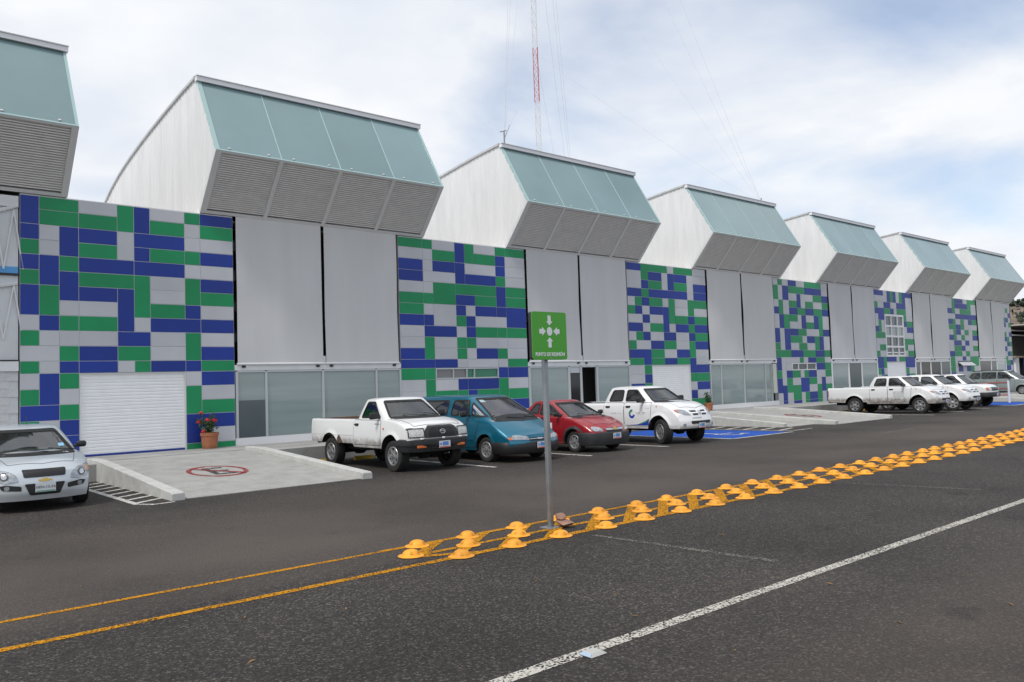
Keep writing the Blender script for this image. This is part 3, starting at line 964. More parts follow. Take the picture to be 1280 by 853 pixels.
for j, z in enumerate(zs):
    zz = z if j == 0 else (z - .12 if j == 4 else z - .06)
    for i in range(3): m.box(xs[i] + (.10 if i == 0 else .05), xs[i + 1] - (.10 if i == 2 else .05), D - .018, D + .1, zz, zz + .12)
wo = obj('window', m, WFRAME, B)
for i in range(3):
    for j in range(4):
        p = LB(); p.box(xs[i] + .04, xs[i + 1] - .04, D + .05, D + .062, zs[j] + .05, zs[j + 1] - .05); obj('pane', p, [FROST2, FROST2, FROST, FROST2][j], wo)
for i in range(3):
    p = LB(); p.box(xs[i] + .1, xs[i + 1] - .1, D + .0, D + .049, 3.09, 3.16); obj('transom', p, WFRAME, wo)
# hopper windows standing open in the sixth clad wall
for i in range(3):
    x = 61.95 + .82 * i; m = LB()
    m.hexa([(x, D - .02, 2.45), (x + .74, D - .02, 2.45), (x + .74, D + .03, 2.45), (x, D + .03, 2.45), (x, D - .34, 2.2), (x + .74, D - .34, 2.2), (x + .74, D - .30, 2.17), (x, D - .30, 2.17)]); obj('hopper_sash', m, WFRAME, B)
m = LB(); m.box(61.9, 64.4, D - .012, D + .0, 2.16, 2.52); obj('window_recess', m, GREYP, B)

# ---- the bay beyond the first clad wall: blocks, beam and a lattice truss in front of pale sheeting
m = LB(); m.box(-2.5, 3.58, D + .06, D + .2, ZS, 7.0); w0 = obj('bay_wall', m, mat('pale_sheet', (.62, .64, .66), .25, var=.12, vs=.7), B)
m0 = LB(); m0.box(0, .394, D + .04, D + .062, 0, .194)
blk = m0.mesh('block', BLOCK)
for r in range(11):
    for c in range(-2, 9):
        x = 3.585 - .40 * (c + 1) + (.2 if r % 2 else 0)
        if c == -2 or x + .392 > 3.6: continue
        link('block', blk, w0, (x, 0, ZS + .2 * r))
m = LB(); m.box(-2.5, 3.58, D - .01, D + .058, 2.62, 2.86); obj('white_beam', m, WPAINT, w0)
m = LB(); m.box(-2.5, 3.58, D - .004, D + .058, 2.865, 2.90); m.box(-2.5, 3.58, D - .004, D + .058, 5.0, 5.05); obj('dark_rail', m, GREYP, w0)
m = LB(); m.box(-2.5, 3.58, D + .045, D + .058, 5.05, 5.22); obj('blue_band', m, mat('sky_blue_band', (.10, .36, .72), .5), w0)
m = LB(); 
for z0, z1, flip in ((5.25, 6.75, 0), (3.5, 4.85, 1)):
    m.tube((-2.4, D + .02, z0 + (.0 if flip else -.9)), (3.55, D + .02, z1 if not flip else z0 + 1.3), .045, n=6)
    for k in range(14):
        x = -2.2 + .42 * k
        m.tube((x, D + .02, z0 - .1), (x + .22, D + .02, z1 - .1), .022, n=6); m.tube((x + .22, D + .02, z1 - .1), (x + .42, D + .02, z0 - .1), .022, n=6)
obj('truss', m, WPAINT, w0)
m = LB(); m.box(-2.5, 3.58, D + .01, D + .058, 6.72, 7.0); obj('white_beam', m, WPAINT, w0)

# ------------------------------------------------------------------ vehicles
def itab(tab, x, sm=.0):
    xs = [p[0] for p in tab]; zs = [p[1] for p in tab]
    if sm <= 0: return float(np.interp(x, xs, zs))
    return float(np.mean([np.interp(x + d * sm, xs, zs) for d in (-1, -.6, -.3, 0, .3, .6, 1)]))
def roundpoly(pts, r, n=5):
    out = []; k = len(pts)
    for i in range(k):
        p0, p, p2 = Vector(pts[i - 1]), Vector(pts[i]), Vector(pts[(i + 1) % k])
        a = p + (p0 - p).normalized() * min(r, (p0 - p).length * .45); b = p + (p2 - p).normalized() * min(r, (p2 - p).length * .45)
        for j in range(n + 1):
            t = j / n; q = a * (1 - t) ** 2 + p * 2 * t * (1 - t) + b * t * t; out.append((q.x, q.y))
    return out
def inside(poly, u, v):
    c = False; n = len(poly); j = n - 1
    for i in range(n):
        if (poly[i][1] > v) != (poly[j][1] > v) and u < (poly[j][0] - poly[i][0]) * (v - poly[i][1]) / (poly[j][1] - poly[i][1]) + poly[i][0]: c = not c
        j = i
    return c
class Caster:
    def __init__(s, L): s.v = []; s.f = []; s.L = L
    def addmb(s, mb):
        i = len(s.v); s.v += [Vector(p) for p in mb.v]; s.f += [tuple(i + k for k in q) for q in mb.f]
    def done(s): s.t = BVHTree.FromPolygons(s.v, s.f)
    def hit(s, ax, sg, u, v):
        if ax == 'F': o, d = Vector((s.L + 1, u, v)), Vector((-1, 0, 0))
        elif ax == 'R': o, d = Vector((-s.L - 1, u, v)), Vector((1, 0, 0))
        elif ax == 'S': o, d = Vector((u, 3 * sg, v)), Vector((0, -sg, 0))
        else: o, d = Vector((u, v, 4)), Vector((0, 0, -1))
        p, n, i, dd = s.t.ray_cast(o, d)
        if p is None:
            p, n, i, dd = s.t.find_nearest(Vector((o.x if ax != 'F' else s.L / 2, o.y if ax != 'S' else sg * .85, o.z if ax != 'T' else 1)))
        if n.dot(d) > 0: n = -n
        return p, n
def patch(cs, poly, ax, sg=1, off=.004, du=.06, thick=.004, mb=None, mi=0):
    mb = mb or MB()
    v0 = min(p[1] for p in poly) + 1e-4; v1 = max(p[1] for p in poly) - 1e-4
    nr = max(3, int((v1 - v0) / du) + 2)
    vs_ = set(v0 + (v1 - v0) * k / nr for k in range(nr + 1))
    for p in poly:
        if v0 < p[1] < v1 and all(abs(p[1] - q) > .004 for q in vs_): vs_.add(p[1])
    vs_ = sorted(vs_)
    spans = []
    for v in vs_:
        xs = []
        for i in range(len(poly)):
            a, b = poly[i - 1], poly[i]
            if (a[1] > v) != (b[1] > v): xs.append(a[0] + (b[0] - a[0]) * (v - a[1]) / (b[1] - a[1]))
        if len(xs) >= 2: spans.append((v, min(xs), max(xs)))
    wmax = max(b - a for _, a, b in spans); nc = max(2, int(wmax / du) + 1)
    G = []; base = len(mb.v)
    for v, a, b in spans:
        row = []
        for i in range(nc + 1):
            p, n = cs.hit(ax, sg, a + (b - a) * i / nc, v)
            row.append((p + n * off, n))
        G.append(row)
    for row in G: mb.v += [tuple(p) for p, n in row]
    R, Cn = len(G), nc + 1
    for j in range(R - 1):
        for i in range(nc):
            q = base + j * Cn + i; mb.f.append((q, q + 1, q + Cn + 1, q + Cn)); mb.m.append(mi)
    if thick:
        ring = [(0, i) for i in range(Cn)] + [(j, nc) for j in range(1, R)] + [(R - 1, i) for i in range(nc - 1, -1, -1)] + [(j, 0) for j in range(R - 2, 0, -1)]
        b2 = len(mb.v)
        mb.v += [tuple(G[j][i][0] - G[j][i][1] * thick) for j, i in ring]
        k = len(ring)
        for t in range(k):
            t2 = (t + 1) % k
            mb.f.append((base + ring[t][0] * Cn + ring[t][1], base + ring[t2][0] * Cn + ring[t2][1], b2 + t2, b2 + t)); mb.m.append(mi)
    return mb
def ringpatch(cs, poly, ax, sg=1, width=.03, off=.005, mb=None, mi=0, out_=.012):
    mb = mb or MB()
    pts = []
    for i in range(len(poly)):
        a, b = Vector(poly[i]), Vector(poly[(i + 1) % len(poly)])
        n = max(1, int((b - a).length / .06))
        for k in range(n): pts.append(a.lerp(b, k / n))
    k = len(pts); area = sum(pts[i].x * pts[(i + 1) % k].y - pts[(i + 1) % k].x * pts[i].y for i in range(k))
    s = 1 if area > 0 else -1
    nor = []
    for i in range(k):
        t = (pts[(i + 1) % k] - pts[i - 1])
        if t.length < 1e-7: t = Vector((1, 0))
        t.normalize(); nor.append(Vector((-t.y, t.x)) * s)
    b0 = len(mb.v); O = []; I = []
    for p, n in zip(pts, nor):
        for L_, dd in ((O, -out_), (I, width)):
            q = p + n * dd; h, nn = cs.hit(ax, sg, q.x, q.y); L_.append(h + nn * off)
    mb.v += [tuple(p) for p in O] + [tuple(p) for p in I]
    for i in range(k):
        j = (i + 1) % k; mb.f.append((b0 + i, b0 + j, b0 + k + j, b0 + k + i)); mb.m.append(mi)
    return mb
def wheel_meshes(R, Wd, rim, nsp, rimmat, holes=False):
    rr = R * rim
    t = MB()
    prof = [(rr, -Wd * .40), (rr + .02, -Wd * .5), (R * .86, -Wd * .54), (R * .955, -Wd * .50), (R * .985, -Wd * .42)]
    for k in range(-3, 4):
        yy = k * Wd * .115
        prof += [(R, yy - Wd * .045), (R, yy + Wd * .03), (R - .010, yy + Wd * .04), (R - .010, yy + Wd * .06)]
    prof += [(R * .985, Wd * .42), (R * .955, Wd * .50), (R * .86, Wd * .54), (rr + .02, Wd * .5), (rr, Wd * .40)]
    t.lathe(prof, axis='y', n=36)
    tyre = t.mesh('tyre', RUBBER, 40)
    r = MB()
    r.lathe([(rr + .012, Wd * .47), (rr + .004, Wd * .505), (rr - .018, Wd * .50), (rr - .03, Wd * .40), (rr - .035, -.3 * Wd)], axis='y', n=36)
    r.lathe([(rr - .03, Wd * .05), (.0, Wd * .05)], axis='y', n=36, mi=1)
    hub = rr * .34
    r.lathe([(hub * 1.1, Wd * .10), (hub, Wd * .40), (hub * .75, Wd * .46), (hub * .3, Wd * .47), (0, Wd * .47)], axis='y', n=20)
    for k in range(nsp):
        a = 2 * math.pi * k / nsp; ww = rr * (.72 / nsp * 2 if nsp > 5 else .24)
        c, s_ = math.cos(a), math.sin(a)
        def P(rad_, w_, h): return (rad_ * c - w_ * s_, h, rad_ * s_ + w_ * c)
        h0, h1 = Wd * .43, Wd * .44
        r.hexa([P(hub * .8, -ww, h0 - .03), P(rr - .02, -ww * .85, h1 - .03), P(rr - .02, ww * .85, h1 - .03), P(hub * .8, ww, h0 - .03),
                P(hub * .8, -ww, h0), P(rr - .02, -ww * .85, h1), P(rr - .02, ww * .85, h1), P(hub * .8, ww, h0)])
    for k in range(5):
        a = 2 * math.pi * k / 5; r.tube((hub * .62 * math.cos(a), Wd * .44, hub * .62 * math.sin(a)), (hub * .62 * math.cos(a), Wd * .485, hub * .62 * math.sin(a)), .011, n=6, mi=1)
    return tyre, r.mesh('rim', [rimmat, UNDER], 35)

def vehicle(S, name, label, cat, Xc, Yrear, group=None, z=0., rotz=0.):
    L, W = S['L'], S['W']; h = L / 2
    root = thing(name, label, cat, (Xc, Yrear - h, z), -math.pi / 2 + rotz, group)
    zt, hw, prof = S['ztop'], S['plan'], S['prof']
    paint = S['paint']; rock = S['rock']; arches = S['arches']; Rw = S['R']
    bed = S.get('bed')            # (x0, x1, floor z)
    cab = S['cab']                # dict xr0,xr1,xf1,xf0,zr,wb,wr,bow
    def zb(x):
        b = rock if not callable(rock) else rock(x)
        for xc, ra, zc in arches:
            d = abs(x - xc)
            if d < ra: b = max(b, zc + math.sqrt(ra * ra - d * d))
        return b
    xs = set(np.round(np.arange(.0, L + .001, .05), 4)); xs |= {0., L, .02, L - .02}
    for xc, ra, zc in arches:
        for k in range(25):
            xs.add(round(xc - ra * math.cos(math.pi * k / 24), 4))
        xs |= {round(xc - ra - .004, 4), round(xc + ra + .004, 4)}
    if bed: xs |= {bed[0], round(bed[0] + .004, 4), bed[1], round(bed[1] + .004, 4)}
    xs = sorted(x for x in xs if 0 <= x <= L)
    NS, NC, NT = 12, 4, 7
    flare = S.get('flare', .03)
    def half(x):
        b = zb(x); t = itab(zt, x, S.get('sm', .06)); w0 = itab(hw, x, .05)
        rc = min(S.get('rc', .07), max(.01, (t - b) * .3))
        pts = [(0., b)]
        def yw(z):
            y = w0 * itab(prof, z, .03)
            for xc, ra, zc in arches:
                d = math.hypot(x - xc, z - zc) - ra
                if d > -.02: y += flare * math.exp(-(d / .06) ** 2)
            return y
        pts.append((yw(b) - .03, b))
        for k in range(NS + 1):
            z_ = b + (t - rc - b) * k / NS; pts.append((yw(z_), z_))
        ye = pts[-1][0]
        inbed = bed and bed[0] < x < bed[1]
        for k in range(1, NC + 1):
            a = math.pi / 2 * k / NC
            pts.append((ye - rc + rc * math.cos(a), t - rc + rc * math.sin(a)))
        ye2 = pts[-1][0]
        if inbed:
            fl = bed[2]; seq = [(ye2 - .03, t), (ye2 - .045, t - .015), (ye2 - .06, t - .10), (ye2 - .06, (t + fl) / 2), (ye2 - .07, fl + .02), (ye2 - .10, fl), (0., fl)]
            pts += seq
        else:
            cr = itab(S.get('crown', [(0, .01), (L, .01)]), x)
            for k in range(1, NT + 1):
                f = 1 - k / NT; pts.append((ye2 * f, t + cr * (1 - f ** 2.2)))
        return pts
    fr = S['front']; re_ = S['rear']
    def deform(p):
        x, y, z_ = p
        tf = min(1, max(0, (x - (L - fr['len'])) / fr['len'])); tr = min(1, max(0, (re_['len'] - x) / re_['len']))
        ay = min(1.1, abs(y) / (W * .98))
        x += tf * (itab(fr['prof'], z_, .02) - fr['bow'] * ay ** fr.get('pw', 2.4))
        x += tr * (-itab(re_['prof'], z_, .02) + re_['bow'] * ay ** 3)
        return (x - h, y, z_)
    body = MB(); rings = [half(x) for x in xs]; n = len(rings[0])
    for x, pts in zip(xs, rings):
        body.v += [deform((x, y, z_)) for y, z_ in pts] + [deform((x, -y, z_)) for y, z_ in pts]
    cx0, cx1 = cab['xr0'] + .02, cab['xf0'] - .02
    for i in range(len(xs) - 1):
        a, b = i * 2 * n, (i + 1) * 2 * n; xm = (xs[i] + xs[i + 1]) / 2
        for sgn in (0, n):
            for k in range(n - 1):
                q = (a + sgn + k, b + sgn + k, b + sgn + k + 1, a + sgn + k + 1)
                mi = 0
                if k < 2: mi = 1
                elif k >= 2 + NS + NC:
                    if bed and bed[0] < xm < bed[1] and k >= 2 + NS + NC + 2: mi = 3
                    elif cx0 < xm < cx1: mi = 2
                body.f.append(q); body.m.append(mi)
    for i, end in ((0, 0), (len(xs) - 1, 1)):
        pts = rings[i]; x = xs[i]; ncol = 14; b0 = len(body.v)
        for k in range(n):
            for c in range(ncol + 1):
                s_ = -1 + 2 * c / ncol; body.v.append(deform((x, pts[k][0] * s_, pts[k][1])))
        for k in range(1, n - 1):
            for c in range(ncol):
                q = b0 + k * (ncol + 1) + c; body.f.append((q, q + 1, q + ncol + 2, q + ncol + 1)); body.m.append(0)
    # greenhouse
    zbase = lambda x: itab(zt, x, .05) - .02
    gh = MB(); NRW = 34
    gpts = []
    def ringpts():
        o = []
        for c in range(61): o.append(('s', 1, c / 60))          # left side rear->front
        for c in range(1, 40): o.append(('f', 1 - 2 * c / 40, 1))
        for c in range(61): o.append(('s', -1, 1 - c / 60))
        for c in range(1, 40): o.append(('f', -1 + 2 * c / 40, 0))
        return o
    RP = ringpts(); nR = len(RP)
    ex = cab.get('corner', 5.)
    def gpoint(kind, a, b, t):
        tt = t
        xr = cab['xr0'] + (cab['xr1'] - cab['xr0']) * (tt ** cab.get('rcurve', 1.)); xf = cab['xf0'] + (cab['xf1'] - cab['xf0']) * (tt ** cab.get('fcurve', 1.))
        wd = cab['wb'] + (cab['wr'] - cab['wb']) * (.85 * tt + .15 * tt ** 3)
        if kind == 's': u, vv = (b * 2 - 1), a
        else: u, vv = (1 if b == 1 else -1), a
        # squircle rounding of the plan
        if kind == 's': yy = a * (1 - .10 * abs(u) ** 10); uu = u
        else: yy = a * (1 - .10); uu = u * (1 - .0)
        xx = (xr + xf) / 2 + (xf - xr) / 2 * uu
        bow = cab['bow'] if uu > 0 else cab.get('rbow', .03)
        xx += (bow * (1 - min(1, abs(yy / .9)) ** 2.0) * abs(uu) ** 6) * (1 if uu > 0 else -1)
        w_ = wd * itab(cab['taper'], xx) if 'taper' in cab else wd
        y_ = yy * w_
        z0 = zbase(min(L, max(0, xx))) - .03
        z_ = z0 + (cab['zr'] - z0) * tt
        return xx, y_, z_
    for k in range(NRW + 1):
        t = k / NRW
        for kind, a, b in RP:
            x, y, z_ = gpoint(kind, a, b, t); gh.v.append((x - h, y, z_))
    top = [Vector(gh.v[NRW * nR + i]) for i in range(nR)]
    cxm = (cab['xr1'] + cab['xf1']) / 2 - h
    SH = [.985, .96, .92, .85, .72, .5, .25]
    for s_ in SH:
        for p in top:
            q = Vector((cxm + (p.x - cxm) * (1 - (1 - s_) * .8 if s_ > .8 else s_ * .84 / .8), p.y * s_, cab['zr'] + cab.get('crown', .05) * (1 - s_ ** 5)))
            gh.v.append(tuple(q))
    rowsN = NRW + 1 + len(SH)
    for k in range(rowsN - 1):
        for i in range(nR):
            j = (i + 1) % nR; gh.f.append((k * nR + i, k * nR + j, (k + 1) * nR + j, (k + 1) * nR + i)); gh.m.append(0)
    lastr = (rowsN - 1) * nR; gh.f.append(tuple(lastr + i for i in range(nR))); gh.m.append(0)
    cs = Caster(L); cs.addmb(body); cs.addmb(gh); cs.done()
    # window outlines
    zr = cab['zr']; zfb = zbase(cab['xf0']) + .02
    wsb = cab['wb'] * cab.get('wsb', .80); wst = cab['wr'] * .80
    zwb = zfb + cab.get('wsz', .06)
    ws = roundpoly([(-wsb, zwb), (wsb, zwb), (wst, zr - .045), (-wst, zr - .045)], .05)
    zrb = zbase(cab['xr0']) + .12
    rwp = roundpoly([(-cab['wb'] * .74, zrb), (cab['wb'] * .74, zrb), (cab['wr'] * .76, zr - .07), (-cab['wr'] * .76, zr - .07)], .06)
    sidew = [roundpoly([(x - h, z_) for x, z_ in p], r) for p, r in S['windows']]
    keepf, keepm = [], []
    for f in gh.f:
        c = sum((Vector(gh.v[i]) for i in f), Vector()) / len(f)
        a, b, cc = (Vector(gh.v[f[0]]), Vector(gh.v[f[1]]), Vector(gh.v[f[2]]))
        nn = (b - a).cross(cc - b)
        if nn.length > 0: nn.normalize()
        if len(f) == 4:
            if abs(nn.y) > .45 and any(inside(p, c.x, c.z) for p in sidew): continue
            if abs(nn.y) <= .75 and c.x > cxm and nn.z ** 2 < .93 and inside(ws, c.y, c.z): continue
            if abs(nn.y) <= .6 and c.x < cxm and nn.z ** 2 < .93 and inside(rwp, c.y, c.z): continue
        keepf.append(f); keepm.append(0)
    gh.f, gh.m = keepf, keepm
    bo = obj('body', body, [paint, UNDER, INTER, S.get('bedmat', INTER)], root, smooth=38)
    go = obj('cabin', gh, [paint], root, smooth=38)
    # glass and seals
    gm = S.get('glass', CGLASS); wsm = S.get('wsglass', gm)
    o = obj('windscreen', patch(cs, ws, 'F', 1, -.004, thick=0), wsm, root, smooth=60)
    obj('seal', ringpatch(cs, ws, 'F', 1, .028, .004, out_=.022), SEAL, o)
    o = obj('rear_window', patch(cs, rwp, 'R', 1, -.004, thick=0), gm, root, smooth=60)
    obj('seal', ringpatch(cs, rwp, 'R', 1, .03, .004, out_=.02), SEAL, o)
    for pi, p in enumerate(sidew):
        g_ = S.get('sideglass', {}).get(pi, gm)
        for sg in (1, -1):
            o = obj('side_window', patch(cs, p, 'S', sg, -.004, thick=0), g_, root, smooth=60)
            obj('seal', ringpatch(cs, p, 'S', sg, .024, .004, out_=.016), SEAL, o)
    # interior: dash, wheel, seats with headrests
    mbi = MB(); zd = zbase(cab['xf0'])
    dx_ = cab.get('dash', .55)
    mbi.rbox((cab['xf0'] - dx_ - h, 0, zd + .03), (.34, cab['wb'] * 1.55, .14), .05); obj('dashboard', mbi, INTER, root, smooth=40)
    mbi = MB(); nseg = 18; cxw = cab['xf0'] - dx_ - .26 - h
    for k in range(nseg):
        t0, t1 = 2 * math.pi * k / nseg, 2 * math.pi * (k + 1) / nseg
        mbi.tube((cxw - .06 * math.sin(t0), .36 + .17 * math.cos(t0), zd + .10 + .16 * math.sin(t0)), (cxw - .06 * math.sin(t1), .36 + .17 * math.cos(t1), zd + .10 + .16 * math.sin(t1)), .014, n=6)
    mbi.tube((cxw, .20, zd + .1), (cxw, .52, zd + .1), .014, n=6); obj('steering_wheel', mbi, BLACKP, root)
    for sx in S.get('seats', []):
        for sy in (-.36, .36):
            mb2 = MB(); mb2.rbox((sx - h, sy, zd + .05), (.16, .46, .42), .07, rot=Matrix.Rotation(-.2, 3, 'Y')); mb2.rbox((sx - .06 - h, sy, zd + .33), (.10, .26, .17), .05)
            obj('seat', mb2, SEATM, root, smooth=40)
    if 'mirror_in' not in S:
        mb2 = MB(); mb2.rbox((cab['xf1'] + .03 - h, 0, zr - .11), (.04, .22, .07), .02); obj('inner_mirror', mb2, BLACKP, root, smooth=40)
    # doors (lower panels) with handles
    for (p, r, hx) in S['doors']:
        for sg in (1, -1):
            pl = roundpoly([(x - h, z_) for x, z_ in p], r)
            o = obj('door', patch(cs, pl, 'S', sg, .005, thick=.006), paint, root, smooth=50)
            obj('door_gap', ringpatch(cs, pl, 'S', sg, .004, .0025, out_=.012), GAP, o)
            hp = roundpoly([(hx[0] - h - .09, hx[1] - .03), (hx[0] - h + .09, hx[1] - .03), (hx[0] - h + .09, hx[1] + .03), (hx[0] - h - .09, hx[1] + .03)], .02)
            mh = patch(cs, hp, 'S', sg, .008, thick=.004)
            q, nn = cs.hit('S', sg, hx[0] - h, hx[1]); mh.rbox(tuple(q + nn * .03), (.16, .022, .028), .01, 2)
            obj('handle', mh, S.get('handlemat', BLACKP), o, smooth=40)
    # front and side details: (kind-name, axis, polygon, radius, material, offset, mirror)
    for d in S['details']:
        nm, ax, poly, r, mt, off, mir = d[:7]
        for sg in ((1, -1) if mir else (1,)):
            if ax == 'F': pl = [(y * sg, z_) for y, z_ in poly]
            elif ax in ('S', 'T'): pl = [(x - h, z_ * (sg if ax == 'T' else 1)) for x, z_ in poly]
            else: pl = [(y * sg, z_) for y, z_ in poly]
            pl = roundpoly(pl, r) if r else pl
            obj(nm, patch(cs, pl, ax, sg, off, du=.035, thick=off + .004), mt, root, smooth=45)
    for d in S.get('rings', []):
        nm, ax, poly, r, mt, off, wd, mir = d
        for sg in ((1, -1) if mir else (1,)):
            pl = [(y * sg, z_) for y, z_ in poly] if ax in ('F', 'R') else [(x - h, z_ * (sg if ax == 'T' else 1)) for x, z_ in poly]
            obj(nm, ringpatch(cs, roundpoly(pl, r), ax, sg, wd, off, out_=.012 if ax != 'T' else .004), mt, root)
    for nm, pts, r, mt in S.get('bars', []):       # free tubes / boxes in local coordinates
        mb2 = MB()
        for a, b in zip(pts[:-1], pts[1:]): mb2.tube((a[0] - h, a[1], a[2]), (b[0] - h, b[1], b[2]), r, n=8)
        obj(nm, mb2, mt, root, smooth=50)
    # bumpers swept round the nose and tail
    for bnm, xf, hwid, bow, wrap, pf, mt in S.get('bumpers', []):
        path = [(xf - bow - wrap, -hwid), (xf - bow - wrap * .5, -hwid - .005), (xf - bow - .05, -hwid + .012)]
        path += [(xf - bow * abs(s_) ** 2.4, hwid * s_) for s_ in np.linspace(-.93, .93, 17)]
        path += [(xf - bow - .05, hwid - .012), (xf - bow - wrap * .5, hwid + .005), (xf - bow - wrap, hwid)]
        if S.get('flipb') and bnm == 'rear_bumper': pass
        mb2 = MB(); K = len(pf)
        for i, (x, y) in enumerate(path):
            a, b = path[max(0, i - 1)], path[min(len(path) - 1, i + 1)]
            tx, ty = b[0] - a[0], b[1] - a[1]; l_ = math.hypot(tx, ty); nx, ny = ty / l_, -tx / l_
            if nx < 0 and abs(ny) < .5: nx, ny = -nx, -ny
            for d_, z_ in pf:
                px, py = x + nx * d_, y + ny * d_
                mb2.v.append(((px - h) if bnm != 'rear_bumper' else (L - px - h), py, z_))
        for i in range(len(path) - 1):
            for k in range(K - 1):
                mb2.f.append((i * K + k, (i + 1) * K + k, (i + 1) * K + k + 1, i * K + k + 1)); mb2.m.append(0)
        mb2.f.append(tuple(range(K))); mb2.m.append(0); mb2.f.append(tuple((len(path) - 1) * K + k for k in range(K))); mb2.m.append(0)
        obj(bnm, mb2, mt, root, smooth=35)
    # mirrors
    mxp = S['mirror']
    for sg in (1, -1):
        mb2 = MB(); mb2.rbox((mxp[0] - h, sg * mxp[1], mxp[2]), mxp[3], .045, 4)
        mb2.rbox((mxp[0] + .02 - h, sg * (mxp[1] - mxp[3][1] * .5 - .04), mxp[2] - mxp[3][2] * .28), (.06, .12, .05), .015, 2)
        o = obj('mirror', mb2, S.get('mirrormat', BLACKP), root, smooth=50)
        mb2 = MB(); mb2.rbox((mxp[0] - mxp[3][0] * .5 - .002 - h, sg * mxp[1], mxp[2]), (.008, mxp[3][1] * .8, mxp[3][2] * .72), .004, 1); obj('mirror_glass', mb2, CHROME, o)
    # wipers
    for yy, ln_ in ((-.12, .52), (.42, .48)):
        mb2 = MB(); pr = None
        for k in range(7):
            y_ = yy + ln_ * (k / 6 - .6) * -1; z_ = zwb + .015 + .05 * (k / 6)
            q, nn = cs.hit('F', 1, y_, z_); q = q + nn * .018
            if pr: mb2.tube(pr, q, .008, n=5)
            pr = q
        obj('wiper', mb2, BLACKP, root)
    # plate
    if 'plate' in S:
        yc, zc, txt, px = S['plate']
        q, nn = cs.hit('F', 1, yc, zc); x = (px - h) if px else q.x + .02
        mb2 = MB(); mb2.box(x, x + .008, yc - .15, yc + .15, zc - .075, zc + .075); o = obj('number_plate', mb2, PLATE, root)
        if txt:
            me = text_mesh(txt, .062, .001); me.materials.append(mat('plate_ink', (.05, .06, .10), .6))
            link('plate_lettering', me, o, (x + .0105, yc, zc + .005), (math.pi / 2, 0, math.pi / 2))
            mb2 = MB(); mb2.box(x + .008, x + .0095, yc - .14, yc + .14, zc - .07, zc - .05); obj('plate_stripe', mb2, mat('plate_green', (.10, .30, .22), .5), o)
        else:
            mb2 = MB(); mb2.box(x + .008, x + .0095, yc - .06, yc + .10, zc - .03, zc + .055); mb2.box(x + .008, x + .0095, yc - .13, yc - .08, zc - .02, zc + .03); obj('plate_print', mb2, PLATEB, o)
            mb2 = MB(); mb2.box(x + .008, x + .0095, yc - .14, yc + .14, zc - .072, zc - .048); obj('plate_stripe', mb2, PLATER, o)
    # wheels
    ty, ri = wheel_meshes(Rw, S['tyre_w'], S['rim'], S['spokes'], S.get('rimmat', RIMM))
    for ax_i, (xc, ra, zc) in enumerate(arches):
        for sg in (1, -1):
            st = S.get('steer', 0.) if ax_i == 1 else 0
            o = link('wheel', ty, root, (xc - h, sg * S['track'], Rw), (0, 0, st + (0 if sg > 0 else math.pi)))
            link('rim', ri, o)
        mb2 = MB(); mb2.tube((xc - h, -S['track'], Rw), (xc - h, S['track'], Rw), .06, n=8); mb2.rbox((xc - h, 0, Rw), (.22, .26, .22), .06, 2); obj('axle', mb2, UNDER, root)
    mb2 = MB()
    for sy in (-.42, .42): mb2.box(.25 - h, L - .5 - h, sy - .05, sy + .05, S['chz'], S['chz'] + .13)
    mb2.rbox((arches[1][0] - .1 - h, 0, S['chz'] + .08), (.9, .7, .2), .05, 2); mb2.rbox((L * .42 - h, .0, S['chz'] + .05), (1.3, .35, .16), .05, 2)
    obj('chassis', mb2, UNDER, root)
    S['_cs'] = cs
    return root

def rect(a, b, c, d): return [(a, c), (b, c), (b, d), (a, d)]
SEMI = lambda ra: ra

